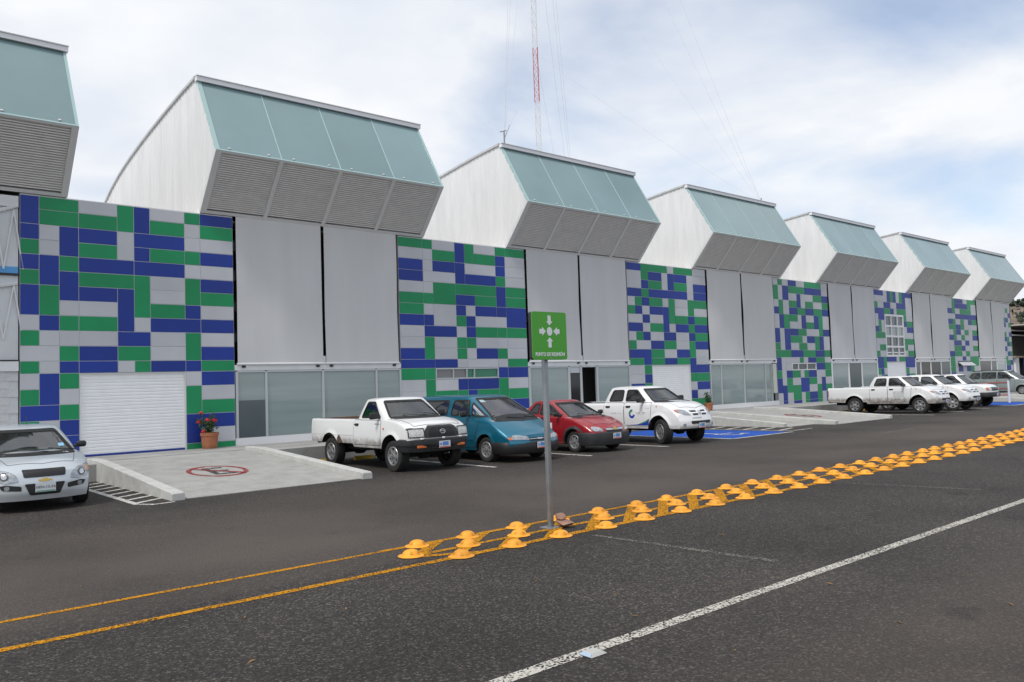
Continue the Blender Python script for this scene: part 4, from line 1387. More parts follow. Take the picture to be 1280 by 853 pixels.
# ---------- white single-cab pickup
A = dict(L=4.78, W=.845, paint=WHITECAR, rock=lambda x: .70 if x > 4.48 else (.50 if x > 2.2 else .58), R=.345, tyre_w=.235, rim=.60, spokes=6, track=.715, chz=.40, rc=.06, flare=.035,
  arches=[(1.10, .46, .36), (4.00, .47, .36)],
  ztop=[(0, 1.16), (2.28, 1.16), (2.32, 1.16), (3.55, 1.165), (3.75, 1.16), (4.2, 1.12), (4.55, 1.05), (4.68, 1.0), (4.78, .95)],
  crown=[(0, 0), (2.3, 0), (3.4, .02), (3.8, .055), (4.5, .045), (4.78, .02)],
  plan=[(0, .82), (.3, .84), (4.3, .845), (4.78, .82)],
  prof=[(.4, .95), (.6, .985), (.75, 1.0), (.95, .99), (1.16, .955)],
  bed=(.06, 2.26, .68), bedmat=mat('rusty_bed', (.17, .10, .065), .8, var=.4, vs=5),
  front=dict(len=.8, prof=[(.4, -.05), (.7, -.02), (.85, -.03), (1.0, -.08)], bow=.16), rear=dict(len=.3, prof=[(.4, -.03), (1.2, 0)], bow=.03),
  cab=dict(xr0=2.33, xr1=2.62, xf1=3.12, xf0=3.78, zr=1.61, wb=.81, wr=.665, bow=.10, rbow=.01, crown=.045, rcurve=1.2, fcurve=1.0, dash=.42, wsz=.03, wsb=.84),
  windows=[([(2.60, 1.20), (3.46, 1.20), (3.39, 1.245), (3.08, 1.555), (2.76, 1.555)], .05)],
  doors=[([(2.28, .57), (3.47, .57), (3.50, .80), (3.50, 1.135), (2.28, 1.135)], .05, (2.42, 1.03))], handlemat=BLACKP,
  seats=[2.78],
  mirror=(3.40, .945, 1.245, (.08, .22, .155)),
  details=[
   ('grille_surround', 'F', [(-.45, .74), (.45, .74), (.43, .92), (.33, 1.005), (-.33, 1.005), (-.43, .92)], .03, GREYP, .012, 0),
   ('grille', 'F', [(-.34, .77), (.34, .77), (.33, .90), (.27, .965), (-.27, .965), (-.33, .90)], .03, mat('grille_black', (.008, .008, .008), .5), .02, 0),
   ('headlamp', 'F', rect(.46, .735, .77, .945), .02, LENS, .012, 1), ('corner_lamp', 'F', [(.75, .77), (.80, .77), (.815, .93), (.75, .94)], .01, LENS, .012, 1),
   ('fuel_flap', 'S', rect(1.66, 1.82, .86, 1.0), .02, mat('worn_flap', (.35, .33, .29), .7, var=.5, vs=20), .006, 0),
   ('body_crease', 'S', rect(.08, 2.24, .765, .778), 0, mat('crease_shadow', (.50, .50, .49), .5), .003, 1),  # grey strip along the bed side paints in the shadow of the crease
   ('side_repeater', 'S', rect(3.60, 3.66, .93, .97), .01, AMBER, .008, 1),
   ('door_script', 'S', rect(3.24, 3.45, 1.045, 1.06), 0, GREYP, .007, 1),
   ('mud_flap', 'S', [(1.50, .50), (1.80, .50), (1.56, .78), (1.50, .72)], .02, mat('mud_brown', (.10, .07, .05), .9, var=.3), .02, 1),
   ('tail_lamp', 'R', rect(.66, .80, .72, 1.0), .02, REDL, .01, 1)],
  rings=[('headlamp_trim', 'F', rect(.455, .80, .765, .95), .02, BLACKP, .014, .012, 1), ('bonnet_gap', 'T', [(3.87, -.70), (4.56, -.62), (4.62, 0), (4.56, .62), (3.87, .70), (3.92, 0)], .04, GAP, .003, .008, 0)],
  bars=[('grille_bar', [(4.772 - .1 * abs(y), y, .79), (4.745 - .1 * abs(y), y, .945)], .014, GREYP) for y in (-.26, -.195, -.13, .13, .195, .26)] +
       [('emblem', [(4.77, .07 * math.cos(t_), .87 + .045 * math.sin(t_)) for t_ in np.linspace(0, 6.2832, 17)], .012, CHROME), ('emblem', [(4.77, -.05, .875), (4.77, .05, .875)], .012, CHROME),
        ('tow_loop', [(4.55, .2, .36), (4.66, .24, .38), (4.55, .28, .36)], .012, RIMM), ('rear_step', [(-.03, -.6, .56), (-.03, .6, .56)], .05, BLACKP)],
  bumpers=[('bumper', 4.75, .825, .20, .34, [(-.04, .43), (.0, .44), (.025, .50), (.03, .56), (.05, .585), (.055, .60), (.05, .70), (.02, .725), (-.05, .73)], GREYP)],
  plate=(.03, .585, None, 4.80))
tA = vehicle(A, 'pickup_truck', 'white single-cab pickup with dark grey bumper and rusty open bed', 'pickup', 10.45, 19.46)
def extra(root, S, nm, ax, poly, r, mt, off, sg=1):
    h = S['L'] / 2
    pl = [(y, z_) for y, z_ in poly] if ax == 'F' else [(x - h, z_) for x, z_ in poly]
    return obj(nm, patch(S['_cs'], roundpoly(pl, r) if r else pl, ax, sg, off, du=.03, thick=off), mt, root, smooth=40)
h = A['L'] / 2
for sg in (1, -1):
    m = MB(); m.rbox((4.775 - h - .06, sg * .52, .555), (.05, .24, .055), .01, 2); obj('indicator', m, AMBER, tA)
for y in (-.52, .02, .52):
    m = MB(); m.rbox((4.765 - h - (.05 if abs(y) > .1 else 0), y, .73), (.07, .07, .04), .012, 2); obj('bumper_stud', m, SIGNW, tA)
for z_ in (.51, .56): 
    m = MB(); m.rbox((4.787 - h - .01, 0, z_), (.02, .62, .03), .008, 2); obj('bumper_slot', m, mat('slot_black', (.006, .006, .006), .7), tA)

# ---------- teal minivan
V = dict(L=4.70, W=.885, paint=TEALCAR, rock=.27, R=.30, tyre_w=.20, rim=.62, spokes=8, rimmat=RIMD, track=.76, chz=.22, rc=.07, flare=.02, sm=.10,
  arches=[(1.02, .37, .31), (3.68, .37, .31)],
  ztop=[(0, .98), (.3, 1.06), (3.0, 1.07), (3.6, 1.04), (3.9, .98), (4.2, .86), (4.45, .74), (4.6, .66), (4.7, .60)],
  crown=[(0, .01), (3.0, .02), (3.9, .06), (4.5, .06), (4.7, .04)],
  plan=[(0, .83), (.3, .87), (3.6, .885), (4.3, .86), (4.7, .80)],
  prof=[(.22, .93), (.45, .985), (.62, 1.0), (.85, .985), (1.08, .94)],
  front=dict(len=.9, prof=[(.2, -.06), (.45, .0), (.55, -.03), (.65, -.06), (.9, -.1)], bow=.26), rear=dict(len=.4, prof=[(.3, .0), (.6, .02), (1.0, -.03)], bow=.06),
  cab=dict(xr0=.10, xr1=.36, xf1=2.78, xf0=3.92, zr=1.575, wb=.83, wr=.655, bow=.20, rbow=.05, crown=.055, fcurve=.95, wsz=.02, wsb=.86, dash=.85),
  windows=[([(.42, 1.13), (2.02, 1.13), (2.02, 1.50), (.52, 1.50)], .07), ([(2.18, 1.12), (2.98, 1.12), (2.86, 1.50), (2.22, 1.50)], .10), ([(3.08, 1.11), (3.72, 1.09), (3.58, 1.12), (2.98, 1.44)], .03)],
  sideglass={0: CGLASSD, 1: CGLASSD, 2: CGLASSD}, wsglass=CGLASSP, glass=CGLASSD,
  doors=[([(2.12, .34), (3.26, .34), (3.30, .68), (3.42, 1.05), (2.12, 1.05)], .06, (2.28, .93))], handlemat=BLACKP,
  seats=[2.55, 1.7],
  mirror=(2.98, .985, 1.17, (.10, .20, .15)),
  details=[('headlamp', 'F', [(.30, .525), (.72, .545), (.74, .60), (.66, .645), (.36, .625)], .03, LENSC, .014, 1), ('indicator', 'F', [(.72, .54), (.79, .545), (.795, .59), (.73, .61)], .015, AMBER, .016, 1),
   ('grille', 'F', [(-.30, .50), (.30, .50), (.32, .58), (-.32, .58)], .02, mat('grille_black', (0, 0, 0), .5), .008, 0),
   ('emblem', 'F', [(-.07, .53), (.07, .53), (.09, .565), (-.09, .565)], .01, CHROME, .022, 0), ('chrome_bar', 'F', rect(-.30, .30, .54, .556), 0, CHROME, .014, 0),
   ('cowl', 'T', [(3.74, -.64), (3.98, -.50), (4.08, 0), (3.98, .50), (3.74, .64), (3.78, 0)], 0, BLACKP, .006, 0),
   ('sticker', 'F', rect(-.55, -.40, 1.44, 1.50), .01, mat('sticker_pale', (.35, .45, .50), .5), .001, 0),
   ('body_moulding', 'S', rect(1.42, 3.20, .52, .545), .005, TEALCAR, .012, 1), ('tail_lamp', 'R', rect(.66, .80, .6, .95), .02, REDL, .01, 1)],
  bumpers=[('bumper', 4.66, .845, .30, .42, [(-.02, .20), (.02, .21), (.045, .26), (.06, .36), (.055, .44), (.03, .485), (-.06, .49)], BLACKP)],
  plate=(.02, .40, None, 4.735))
tV = vehicle(V, 'minivan', 'teal minivan with long sloping nose and purple tinted windscreen', 'minivan', 13.02, 18.98)

# ---------- red compact pickup
Rr = dict(L=4.18, W=.80, paint=REDCAR, rock=.22, R=.278, tyre_w=.175, rim=.64, spokes=7, rimmat=RIMD, track=.69, chz=.18, rc=.06, flare=.015, sm=.08,
  arches=[(.84, .345, .285), (3.38, .345, .285)],
  ztop=[(0, .95), (1.0, .96), (1.55, 1.0), (2.2, .97), (3.0, .93), (3.25, .90), (3.7, .80), (4.0, .70), (4.12, .62), (4.18, .56)],
  crown=[(0, 0), (1.5, 0), (3.0, .03), (3.5, .07), (4.0, .05), (4.18, .03)],
  plan=[(0, .77), (.4, .79), (3.4, .80), (3.9, .77), (4.18, .72)],
  prof=[(.18, .94), (.4, .985), (.58, 1.0), (.8, .985), (1.0, .95)],
  bed=(.06, 1.12, .55), bedmat=INTER,
  front=dict(len=.8, prof=[(.18, -.05), (.4, .0), (.55, -.03), (.66, -.07), (.9, -.12)], bow=.22), rear=dict(len=.3, prof=[(.3, 0), (1.0, 0)], bow=.03),
  cab=dict(xr0=1.16, xr1=1.66, xf1=2.26, xf0=3.22, zr=1.345, wb=.76, wr=.60, bow=.16, rbow=.02, crown=.045, fcurve=.95, rcurve=1.15, wsz=.02, wsb=.84, dash=.6),
  windows=[([(2.02, 1.01), (2.92, .985), (2.80, 1.01), (2.34, 1.285), (2.04, 1.29)], .04), ([(1.56, 1.05), (1.94, 1.02), (1.96, 1.29), (1.76, 1.285)], .04)],
  sideglass={1: CGLASSD},
  doors=[([(1.96, .30), (2.95, .30), (3.0, .62), (3.0, .925), (1.96, .955)], .05, (2.10, .87))], handlemat=BLACKP,
  seats=[2.0],
  mirror=(2.82, .875, 1.01, (.09, .17, .12)),
  details=[('headlamp', 'F', [(.40, .545), (.64, .555), (.69, .60), (.64, .675), (.46, .655)], .03, LENSC, .014, 1),
   ('chrome_bar', 'F', [(-.31, .575), (.31, .575), (.33, .61), (-.33, .61)], .01, CHROME, .018, 0), ('grille', 'F', [(-.30, .53), (.30, .53), (.33, .625), (-.33, .625)], .02, BLACKP, .008, 0),
   ('emblem', 'F', [(-.05, .565), (.05, .565), (.05, .63), (-.05, .63)], .02, GOLD, .028, 0),
   ('tail_lamp', 'R', rect(.62, .74, .6, .92), .02, REDL, .01, 1), ('door_sticker', 'S', rect(2.30, 2.56, .52, .78), .01, SIGNW, .008, 1)],
  rings=[('arch_trim', 'S', [(3.38 + .40 * math.cos(rad(a)), .285 + .40 * math.sin(rad(a))) for a in range(-10, 191, 12)], 0, BLACKP, .012, .05, 1),
         ('arch_trim', 'S', [(.84 + .40 * math.cos(rad(a)), .285 + .40 * math.sin(rad(a))) for a in range(-10, 191, 12)], 0, BLACKP, .012, .05, 1)],
  bumpers=[('bumper', 4.15, .765, .25, .32, [(-.02, .18), (.02, .19), (.045, .26), (.05, .34), (.06, .42), (.045, .50), (.01, .53), (-.06, .535)], GREYP)],
  plate=(0, .42, None, 4.215))
Rr['rings'] = [('bonnet_gap', 'T', [(3.26, -.60), (3.86, -.50), (3.98, 0), (3.86, .50), (3.26, .60), (3.36, 0)], .04, mat('red_gap', (.05, .004, .005), .7), .003, .006, 0)]
tR = vehicle(Rr, 'compact_pickup', 'small red pickup with black bumper and sloping sail pillars', 'pickup', 15.9, 18.63)
for xc in (3.38, .84):          # black arch trims as arcs
    for sg in (1, -1):
        m = MB(); pr = None; cs = Rr['_cs']; hh = Rr['L'] / 2
        for a in range(-8, 189, 7):
            row = []
            for rr_ in (.345, .36, .415):
                x, z_ = xc + rr_ * math.cos(rad(a)), .285 + rr_ * math.sin(rad(a)); q, nn = cs.hit('S', sg, x - hh, max(z_, .24)); row.append(tuple(Vector((x - hh, q.y, z_)) + nn * (.004 if rr_ > .4 else .02)))
            if pr:
                m.quad(pr[0], row[0], row[1], pr[1]); m.quad(pr[1], row[1], row[2], pr[2])
            pr = row
        obj('arch_trim', m, GREYP, tR, smooth=60)

# ---------- white double-cab pickups
def double_cab(paint):
    return dict(L=5.08, W=.875, paint=paint, rock=lambda x: .44 if x > 1.9 else .52, R=.355, tyre_w=.25, rim=.62, spokes=6, track=.745, chz=.36, rc=.08, flare=.03,
  arches=[(1.32, .46, .365), (4.26, .47, .365)],
  ztop=[(0, 1.19), (1.94, 1.19), (2.0, 1.19), (3.9, 1.19), (4.05, 1.19), (4.5, 1.15), (4.8, 1.07), (4.95, .98), (5.02, .90), (5.08, .82)],
  crown=[(0, 0), (1.95, 0), (3.6, .02), (4.1, .06), (4.8, .06), (5.08, .03)],
  plan=[(0, .85), (.3, .87), (4.5, .875), (5.08, .80)],
  prof=[(.36, .95), (.55, .985), (.75, 1.0), (.95, .995), (1.2, .95)],
  bed=(.06, 1.90, .70), bedmat=UNDER,
  front=dict(len=.9, prof=[(.36, -.06), (.5, .0), (.65, .0), (.8, -.05), (1.05, -.14)], bow=.24), rear=dict(len=.3, prof=[(.4, 0), (1.2, 0)], bow=.03),
  cab=dict(xr0=1.98, xr1=2.20, xf1=3.32, xf0=4.02, zr=1.635, wb=.83, wr=.665, bow=.13, rbow=.02, crown=.055, rcurve=1.2, wsz=.03, wsb=.86, dash=.5),
  windows=[([(2.24, 1.25), (2.80, 1.25), (2.80, 1.575), (2.36, 1.575)], .07), ([(2.92, 1.25), (3.68, 1.25), (3.60, 1.31), (3.30, 1.575), (2.93, 1.575)], .05)],
  doors=[([(2.06, .52), (2.86, .52), (2.86, 1.20), (2.06, 1.20)], .05, (2.22, 1.08)), ([(2.89, .52), (3.86, .52), (3.90, .80), (3.92, 1.19), (2.89, 1.20)], .05, (3.04, 1.08))],
  seats=[3.0, 2.35],
  mirror=(3.60, .985, 1.29, (.09, .23, .155)),
  details=[('headlamp', 'F', [(.40, .815), (.60, .835), (.745, .90), (.775, .965), (.70, .985), (.50, .955)], .025, LENSC, .016, 1), ('indicator', 'F', [(.71, .885), (.755, .91), (.785, .965), (.745, .975)], .01, AMBER, .022, 1),
   ('lamp_bulb', 'F', [(.58 + .04 * math.cos(t_), .895 + .034 * math.sin(t_)) for t_ in np.linspace(0, 6.2832, 13)[:-1]], 0, CHROME, .024, 1),
   ('grille_slot', 'F', [(-.34, .90), (-.09, .90), (-.11, .945), (-.36, .945)], .012, BLACKP, .006, 1), ('grille_slot', 'F', [(-.30, .81), (-.09, .81), (-.09, .86), (-.32, .86)], .012, BLACKP, .006, 1),
   ('emblem', 'F', [(-.055, .845), (.055, .845), (.055, .925), (-.055, .925)], .03, CHROME, .022, 0),
   ('air_intake', 'F', [(-.42, .565), (.42, .565), (.44, .65), (-.44, .65)], .02, BLACKP, .006, 0), ('fog_lamp', 'F', [(.60, .50), (.68, .50), (.70, .58), (.60, .59)], .035, mat('fog_grey', (.25, .26, .27), .3), .01, 1),
   ('lower_lip', 'F', rect(-.60, .60, .37, .40), .01, BLACKP, .006, 0),
   ('side_repeater', 'S', rect(4.10, 4.14, 1.06, 1.10), .01, AMBER, .006, 1), ('tail_lamp', 'S', rect(.01, .07, .76, 1.05), .01, REDL, .006, 1)],
  bars=[('rear_step', [(-.05, -.6, .52), (-.05, .6, .52)], .05, BLACKP)],
  rings=[('bonnet_gap', 'T', [(4.10, -.68), (4.72, -.56), (4.86, 0), (4.72, .56), (4.10, .68), (4.18, 0)], .05, GAP, .003, .006, 0)],
  plate=(-.02, .515, None, 5.095), steer=0.)
Dd = double_cab(WHITECAR2); Dd['steer'] = rad(-22)
tD = vehicle(Dd, 'double_cab_pickup', 'white double-cab pickup with green and blue ring emblem on its door', 'pickup', 19.13, 19.13)
GREENL = mat('logo_green', (.02, .22, .13), .5); BLUEL = mat('logo_blue', (.015, .05, .40), .5); GREYT = mat('print_grey', (.22, .23, .25), .6)
cs = Dd['_cs']; hd = Dd['L'] / 2
def arc_patch(c, r0, r1, a0, a1, mt, nm, S, root, sg=-1):
    m = MB(); pr = None
    for k in range(13):
        a = rad(a0 + (a1 - a0) * k / 12); row = []
        for r in (r0, r1):
            x, z_ = c[0] + r * math.cos(a), c[1] + r * math.sin(a) * 1.1; q, nn = S['_cs'].hit('S', sg, x - S['L'] / 2, z_); row.append(tuple(q + nn * .009))
        if pr: m.quad(pr[0], row[0], row[1], pr[1])
        pr = row
    obj(nm, m, mt, root)
for sg in (-1, 1):
    arc_patch((3.20, .87), .055, .12, 75, 185, GREENL, 'door_emblem', Dd, tD, sg); arc_patch((3.20, .87), .055, .12, 190, 345, BLUEL, 'door_emblem', Dd, tD, sg)
    extra(tD, Dd, 'door_swoosh', 'S', [(3.05, .535), (3.84, .535), (3.86, .70), (3.72, .62), (3.52, .57)], 0, BLUEL, .008, sg)
    extra(tD, Dd, 'door_swoosh', 'S', [(3.40, .556), (3.52, .575), (3.72, .625), (3.86, .705), (3.86, .735), (3.70, .655), (3.52, .60)], 0, GREENL, .010, sg)
    for (xa, xb, z_, hh) in ((3.37, 3.68, .90, .035), (3.39, 3.66, .845, .014), (2.36, 2.74, .885, .022), (3.72, 3.86, 1.03, .014)):
        m = MB(); x = xa; rr_ = random.Random(int(xa * 100))
        while x < xb:           # print too small to read: letter-sized strokes
            wd = rr_.uniform(.012, .03) * (1 if hh > .02 else .6)
            if rr_.random() > .16:
                m = patch(cs, rect(x - hd, x + wd - hd, z_ - hh / 2, z_ + hh / 2), 'S', sg, .0085, du=.05, thick=0, mb=m)
            x += wd + .012
        obj('door_print', m, GREYT, tD)
m = MB(); x = -.36
while x < .02:
    m = patch(cs, rect(x, x + .02, .715, .745), 'F', 1, .004, du=.05, thick=0, mb=m); x += .032
obj('bumper_print', m, GREYT, tD)
D2 = double_cab(WHITECAR3); D2['steer'] = 0
t2 = vehicle(D2, 'double_cab_pickup', 'white double-cab pickup with muddy sills and grey print on door beside second ramp', 'pickup', 37.30, 19.45)
for sg in (-1, 1): extra(t2, D2, 'door_print', 'S', rect(3.12, 3.62, .72, 1.0), .01, mat('faint_print', (.55, .57, .56), .5), .008, sg); extra(t2, D2, 'door_emblem', 'S', [(3.16, .90), (3.24, .96), (3.28, .985), (3.18, .93)], 0, GREENL, .010, sg)
D3 = double_cab(WHITECAR2); D3['steer'] = rad(20)
t3 = vehicle(D3, 'double_cab_pickup', 'clean white double-cab pickup with turned front wheels between two white trucks', 'pickup', 40.1, 19.2)

# ---------- white older pickup with amber corner lamps
import copy as _cp
H = dict(A); H.update(paint=WHITECAR2, ztop=[(0, 1.1), (2.28, 1.1), (3.55, 1.12), (3.75, 1.12), (4.3, 1.08), (4.6, 1.03), (4.72, .98), (4.78, .92)],
  details=[('grille', 'F', rect(-.42, .42, .77, .95), .02, GREYP, .012, 0), ('headlamp', 'F', rect(.44, .66, .78, .94), .02, LENS, .012, 1), ('indicator', 'F', rect(.67, .81, .79, .93), .02, AMBER, .014, 1)],
  rings=[], bars=[('grille_bar', [(4.73, -.4, z_), (4.75, 0, z_), (4.73, .4, z_)], .012, CHROME) for z_ in (.81, .86, .91)],
  bumpers=[('bumper', 4.78, .83, .18, .30, [(-.02, .46), (.03, .47), (.05, .52), (.05, .66), (.03, .70), (-.04, .705)], GREYP)], plate=(0, .58, None, 4.84))
tH = vehicle(H, 'pickup_truck', 'white older pickup with orange corner lamps and barred grille', 'pickup', 44.25, 19.5)

# ---------- silver sedan
E_ = dict(L=4.10, W=.80, paint=SILVERCAR, rock=.20, R=.275, tyre_w=.18, rim=.64, spokes=7, rimmat=RIMD, track=.69, chz=.18, rc=.08, flare=.012, sm=.10,
  arches=[(.90, .335, .28), (3.30, .335, .28)],
  ztop=[(0, .90), (.3, .96), (2.6, .945), (3.05, .92), (3.4, .86), (3.75, .79), (3.95, .72), (4.05, .66), (4.10, .60)],
  crown=[(0, .03), (2.6, .03), (3.1, .07), (3.8, .07), (4.1, .04)],
  plan=[(0, .72), (.4, .78), (3.3, .80), (3.75, .775), (4.10, .70)],
  prof=[(.16, .94), (.35, .985), (.55, 1.0), (.75, .985), (.98, .93)],
  front=dict(len=.85, prof=[(.16, -.05), (.32, .0), (.48, .0), (.60, -.03), (.72, -.08), (.95, -.13)], bow=.27), rear=dict(len=.4, prof=[(.2, 0), (.6, .02), (1., -.05)], bow=.08),
  cab=dict(xr0=.42, xr1=1.02, xf1=2.22, xf0=3.16, zr=1.36, wb=.745, wr=.575, bow=.18, rbow=.08, crown=.055, fcurve=.95, wsz=.02, wsb=.86, dash=.62),
  windows=[([(1.0, 1.0), (1.72, .99), (1.72, 1.31), (1.30, 1.31)], .06), ([(1.82, .99), (2.78, .97), (2.66, 1.0), (2.28, 1.29), (1.84, 1.31)], .05)],
  doors=[([(.98, .28), (1.76, .28), (1.76, .94), (.98, .95)], .05, (1.12, .85)), ([(1.80, .28), (2.78, .28), (2.84, .60), (2.84, .92), (1.80, .94)], .05, (1.95, .85))],
  handlemat=SILVERCAR, seats=[1.95, 1.2],
  mirror=(2.62, .865, 1.02, (.10, .17, .115)),
  details=[('headlamp', 'F', [(.38, .52), (.56, .49), (.69, .55), (.735, .64), (.72, .735), (.54, .69), (.41, .63)], .03, LENSC, .016, 1), ('indicator', 'F', [(.66, .60), (.715, .62), (.705, .695), (.66, .68)], .012, mat('pale_amber', (.55, .27, .16), .3, coat=.6), .022, 1),
   ('grille', 'F', [(-.305, .575), (.305, .575), (.325, .70), (-.325, .70)], .02, BLACKP, .008, 0), ('lower_grille', 'F', [(-.22, .285), (.22, .285), (.30, .475), (-.30, .475)], .03, BLACKP, .008, 0),
   ('fog_recess', 'F', [(.34, .36), (.60, .385), (.64, .46), (.56, .475), (.34, .44)], .025, BLACKP, .006, 1), ('fog_lamp', 'F', rect(.50, .57, .385, .455), .03, mat('fog_grey', (0, 0, 0), .3), .012, 1),
   ('emblem', 'F', [(-.10, .513), (-.035, .513), (-.035, .50), (.035, .50), (.035, .513), (.10, .513), (.10, .54), (.035, .54), (.035, .553), (-.035, .553), (-.035, .54), (-.10, .54)], 0, GOLD, .012, 0),
   ('lamp_bowl', 'F', [(.565 + .062 * math.cos(t_), .60 + .062 * math.sin(t_)) for t_ in np.linspace(0, 6.2832, 15)[:-1]], 0, mat('lamp_dark', (.10, .11, .12), .3), .020, 1), ('lamp_bulb', 'F', [(.565 + .038 * math.cos(t_), .60 + .038 * math.sin(t_)) for t_ in np.linspace(0, 6.2832, 13)[:-1]], 0, CHROME, .026, 1),
   ('tail_lamp', 'R', rect(.45, .66, .6, .85), .02, REDL, .01, 1), ('sun_strip', 'F', [(-.50, 1.28), (.50, 1.28), (.47, 1.325), (-.47, 1.325)], 0, mat('dark_strip', (.006, .008, .008), .3), .001, 0),
   ('sticker', 'F', rect(.42, .52, 1.02, 1.07), .01, mat('sticker_blue', (.25, .5, .7), .5), .001, 0)],
  rings=[('bonnet_gap', 'T', [(3.20, -.62), (3.74, -.50), (3.86, 0), (3.74, .50), (3.20, .62), (3.30, 0)], .05, mat('silver_gap', (.10, .11, .12), .7), .003, .006, 0)],
  plate=(0, .405, 'HFH-13-24', 0))
tE = vehicle(E_, 'sedan_car', 'silver sedan with gold emblem and black grilles beside the hatched strip', 'car', 2.79, 19.50)
m = MB(); m.tube((1.9 - 2.05, .1, 1.40), (1.72 - 2.05, .1, 1.58), .006, n=6); obj('antenna', m, BLACKP, tE)
Wc = dict(E_); Wc.update(paint=WHITECAR2); Wc.pop('plate')
tW = vehicle(Wc, 'sedan_car', 'white car beyond the grey-green minivan', 'car', 66.2, 20.6, z=.10)

# ---------- grey-green minivan at the far end
I_ = dict(V); I_.update(paint=GREYCAR, ztop=[(0, 1.0), (.3, 1.05), (3.2, 1.06), (3.6, 1.05), (3.9, 1.0), (4.3, .90), (4.55, .78), (4.7, .66)],
  cab=dict(xr0=.08, xr1=.55, xf1=2.75, xf0=3.66, zr=1.60, wb=.83, wr=.665, bow=.16, rbow=.06, crown=.055, fcurve=.95, wsz=.02, wsb=.86, dash=.7),
  windows=[([(.42, 1.12), (1.20, 1.12), (1.20, 1.53), (.70, 1.50)], .10), ([(1.28, 1.12), (2.16, 1.12), (2.16, 1.53), (1.28, 1.53)], .05), ([(2.26, 1.12), (3.30, 1.11), (3.10, 1.18), (2.74, 1.50), (2.28, 1.53)], .06)],
  sideglass={0: CGLASSD, 1: CGLASSD}, wsglass=CGLASS, glass=CGLASS,
  doors=[([(1.24, .34), (2.20, .34), (2.20, 1.06), (1.24, 1.06)], .06, (1.4, .95)), ([(2.23, .34), (3.2, .34), (3.28, .7), (3.28, 1.05), (2.23, 1.06)], .06, (2.38, .95))], handlemat=GREYCAR,
  details=[('headlamp', 'F', [(.40, .62), (.72, .62), (.78, .72), (.45, .72)], .03, LENSC, .014, 1), ('tail_lamp', 'S', [(.04, .72), (.16, .74), (.12, 1.05), (.05, 1.05)], .02, REDL, .012, 1), ('body_moulding', 'S', rect(1.42, 3.20, .50, .55), .005, GREYCAR, .012, 1)],
  bumpers=[], bars=[('roof_rail', [(.7, s_ * .60, 1.64), (1.6, s_ * .60, 1.675), (2.6, s_ * .60, 1.65)], .02, BLACKP) for s_ in (-1, 1)], plate=(0, .45, None, 4.72))
tI = vehicle(I_, 'minivan', 'grey-green minivan with roof rails parked behind the red barrier rails', 'minivan', 60.2, 21.9, z=.10)

# ------------------------------------------------------------------ road studs on the median
def stud_mesh():
    m = MB()
    prof = [(.0, .0), (.150, .0), (.152, .004), (.146, .008), (.112, .010), (.103, .016), (.099, .028), (.090, .045), (.074, .060), (.052, .070), (.028, .076), (.0, .078)]
    m.lathe(prof, n=28)
    return m.mesh('stud', DOMEY, 45)
def stud_refl():
    m = MB()
    for a in (35, 145, 215, 325):
        c, s_ = math.cos(rad(a)), math.sin(rad(a))
        for hw_ in (1,):
            p = []
            for (r, z_, w_) in ((.098, .034, -.018), (.098, .034, .018), (.079, .059, .016), (.079, .059, -.016)):
                p.append(((r + .0035) * c - w_ * s_, (r + .0035) * s_ + w_ * c, z_))
            m.quad(*p)
    return m.mesh('reflector', DOMED)
SM, SR = stud_mesh(), stud_refl()
studs = []
for k in range(40):
    for row, (x0, y) in enumerate(((5.17, 7.86), (4.86, 7.45), (5.16, 7.0))):
        x = x0 + .762 * k
        if row == 1 and k == 3: continue          # the sign post stands here
        if x > 34: continue
        rr_ = random.Random(k * 3 + row)
        o = link('road_stud', SM, None, (x + rr_.uniform(-.03, .03), y + yo(x) + rr_.uniform(-.015, .015), .006), (0, 0, rr_.uniform(0, 6.28)))
        tag(o, 'yellow dome-shaped metal road stud on the hatched median', 'road stud', 'road studs on the median')
        o.scale = (.94, .94, .94)
        link('reflector', SR, o)['kind'] = 'stuff'

# ------------------------------------------------------------------ assembly point sign
sg_ = thing('assembly_sign', 'green assembly point sign with white arrows on a grey steel post', 'sign', (6.99, 7.53, 0))
m = MB(); m.rbox((0, 0, 1.3), (.062, .062, 2.6), .008, 2); obj('post', m, STEEL, sg_, smooth=40)
m = MB(); m.box(-.10, .10, -.10, .10, .0, .012); obj('base_plate', m, STEEL, sg_)
def rr_poly(x0, x1, z0, z1, r, n=6): return roundpoly([(x0, z0), (x1, z0), (x1, z1), (x0, z1)], r, n)
m = MB(); m.prism(rr_poly(-.285, .315, 2.13, 2.74, .035), -.098, -.088, lambda a, b, h_: (a, h_, b)); obj('sign_face', m, SIGNG, sg_)
m = MB()
pl = rr_poly(-.285, .315, 2.13, 2.74, .035)
for i in range(len(pl)):
    a, b = pl[i], pl[(i + 1) % len(pl)]
    m.quad((a[0], -.087, a[1]), (b[0], -.087, b[1]), (b[0], -.034, b[1]), (a[0], -.034, a[1]))
obj('sign_edge', m, SIGND, sg_)
m = MB(); yy = -.0985
cxs, czs = .015, 2.49
m.prism([(cxs + .046 * math.cos(t), czs + .056 * math.sin(t)) for t in np.linspace(0, 2 * math.pi, 28)[:-1]], yy - .002, yy + .001, lambda a, b, h_: (a, h_, b)); obj('disc', m, SIGNW, sg_)
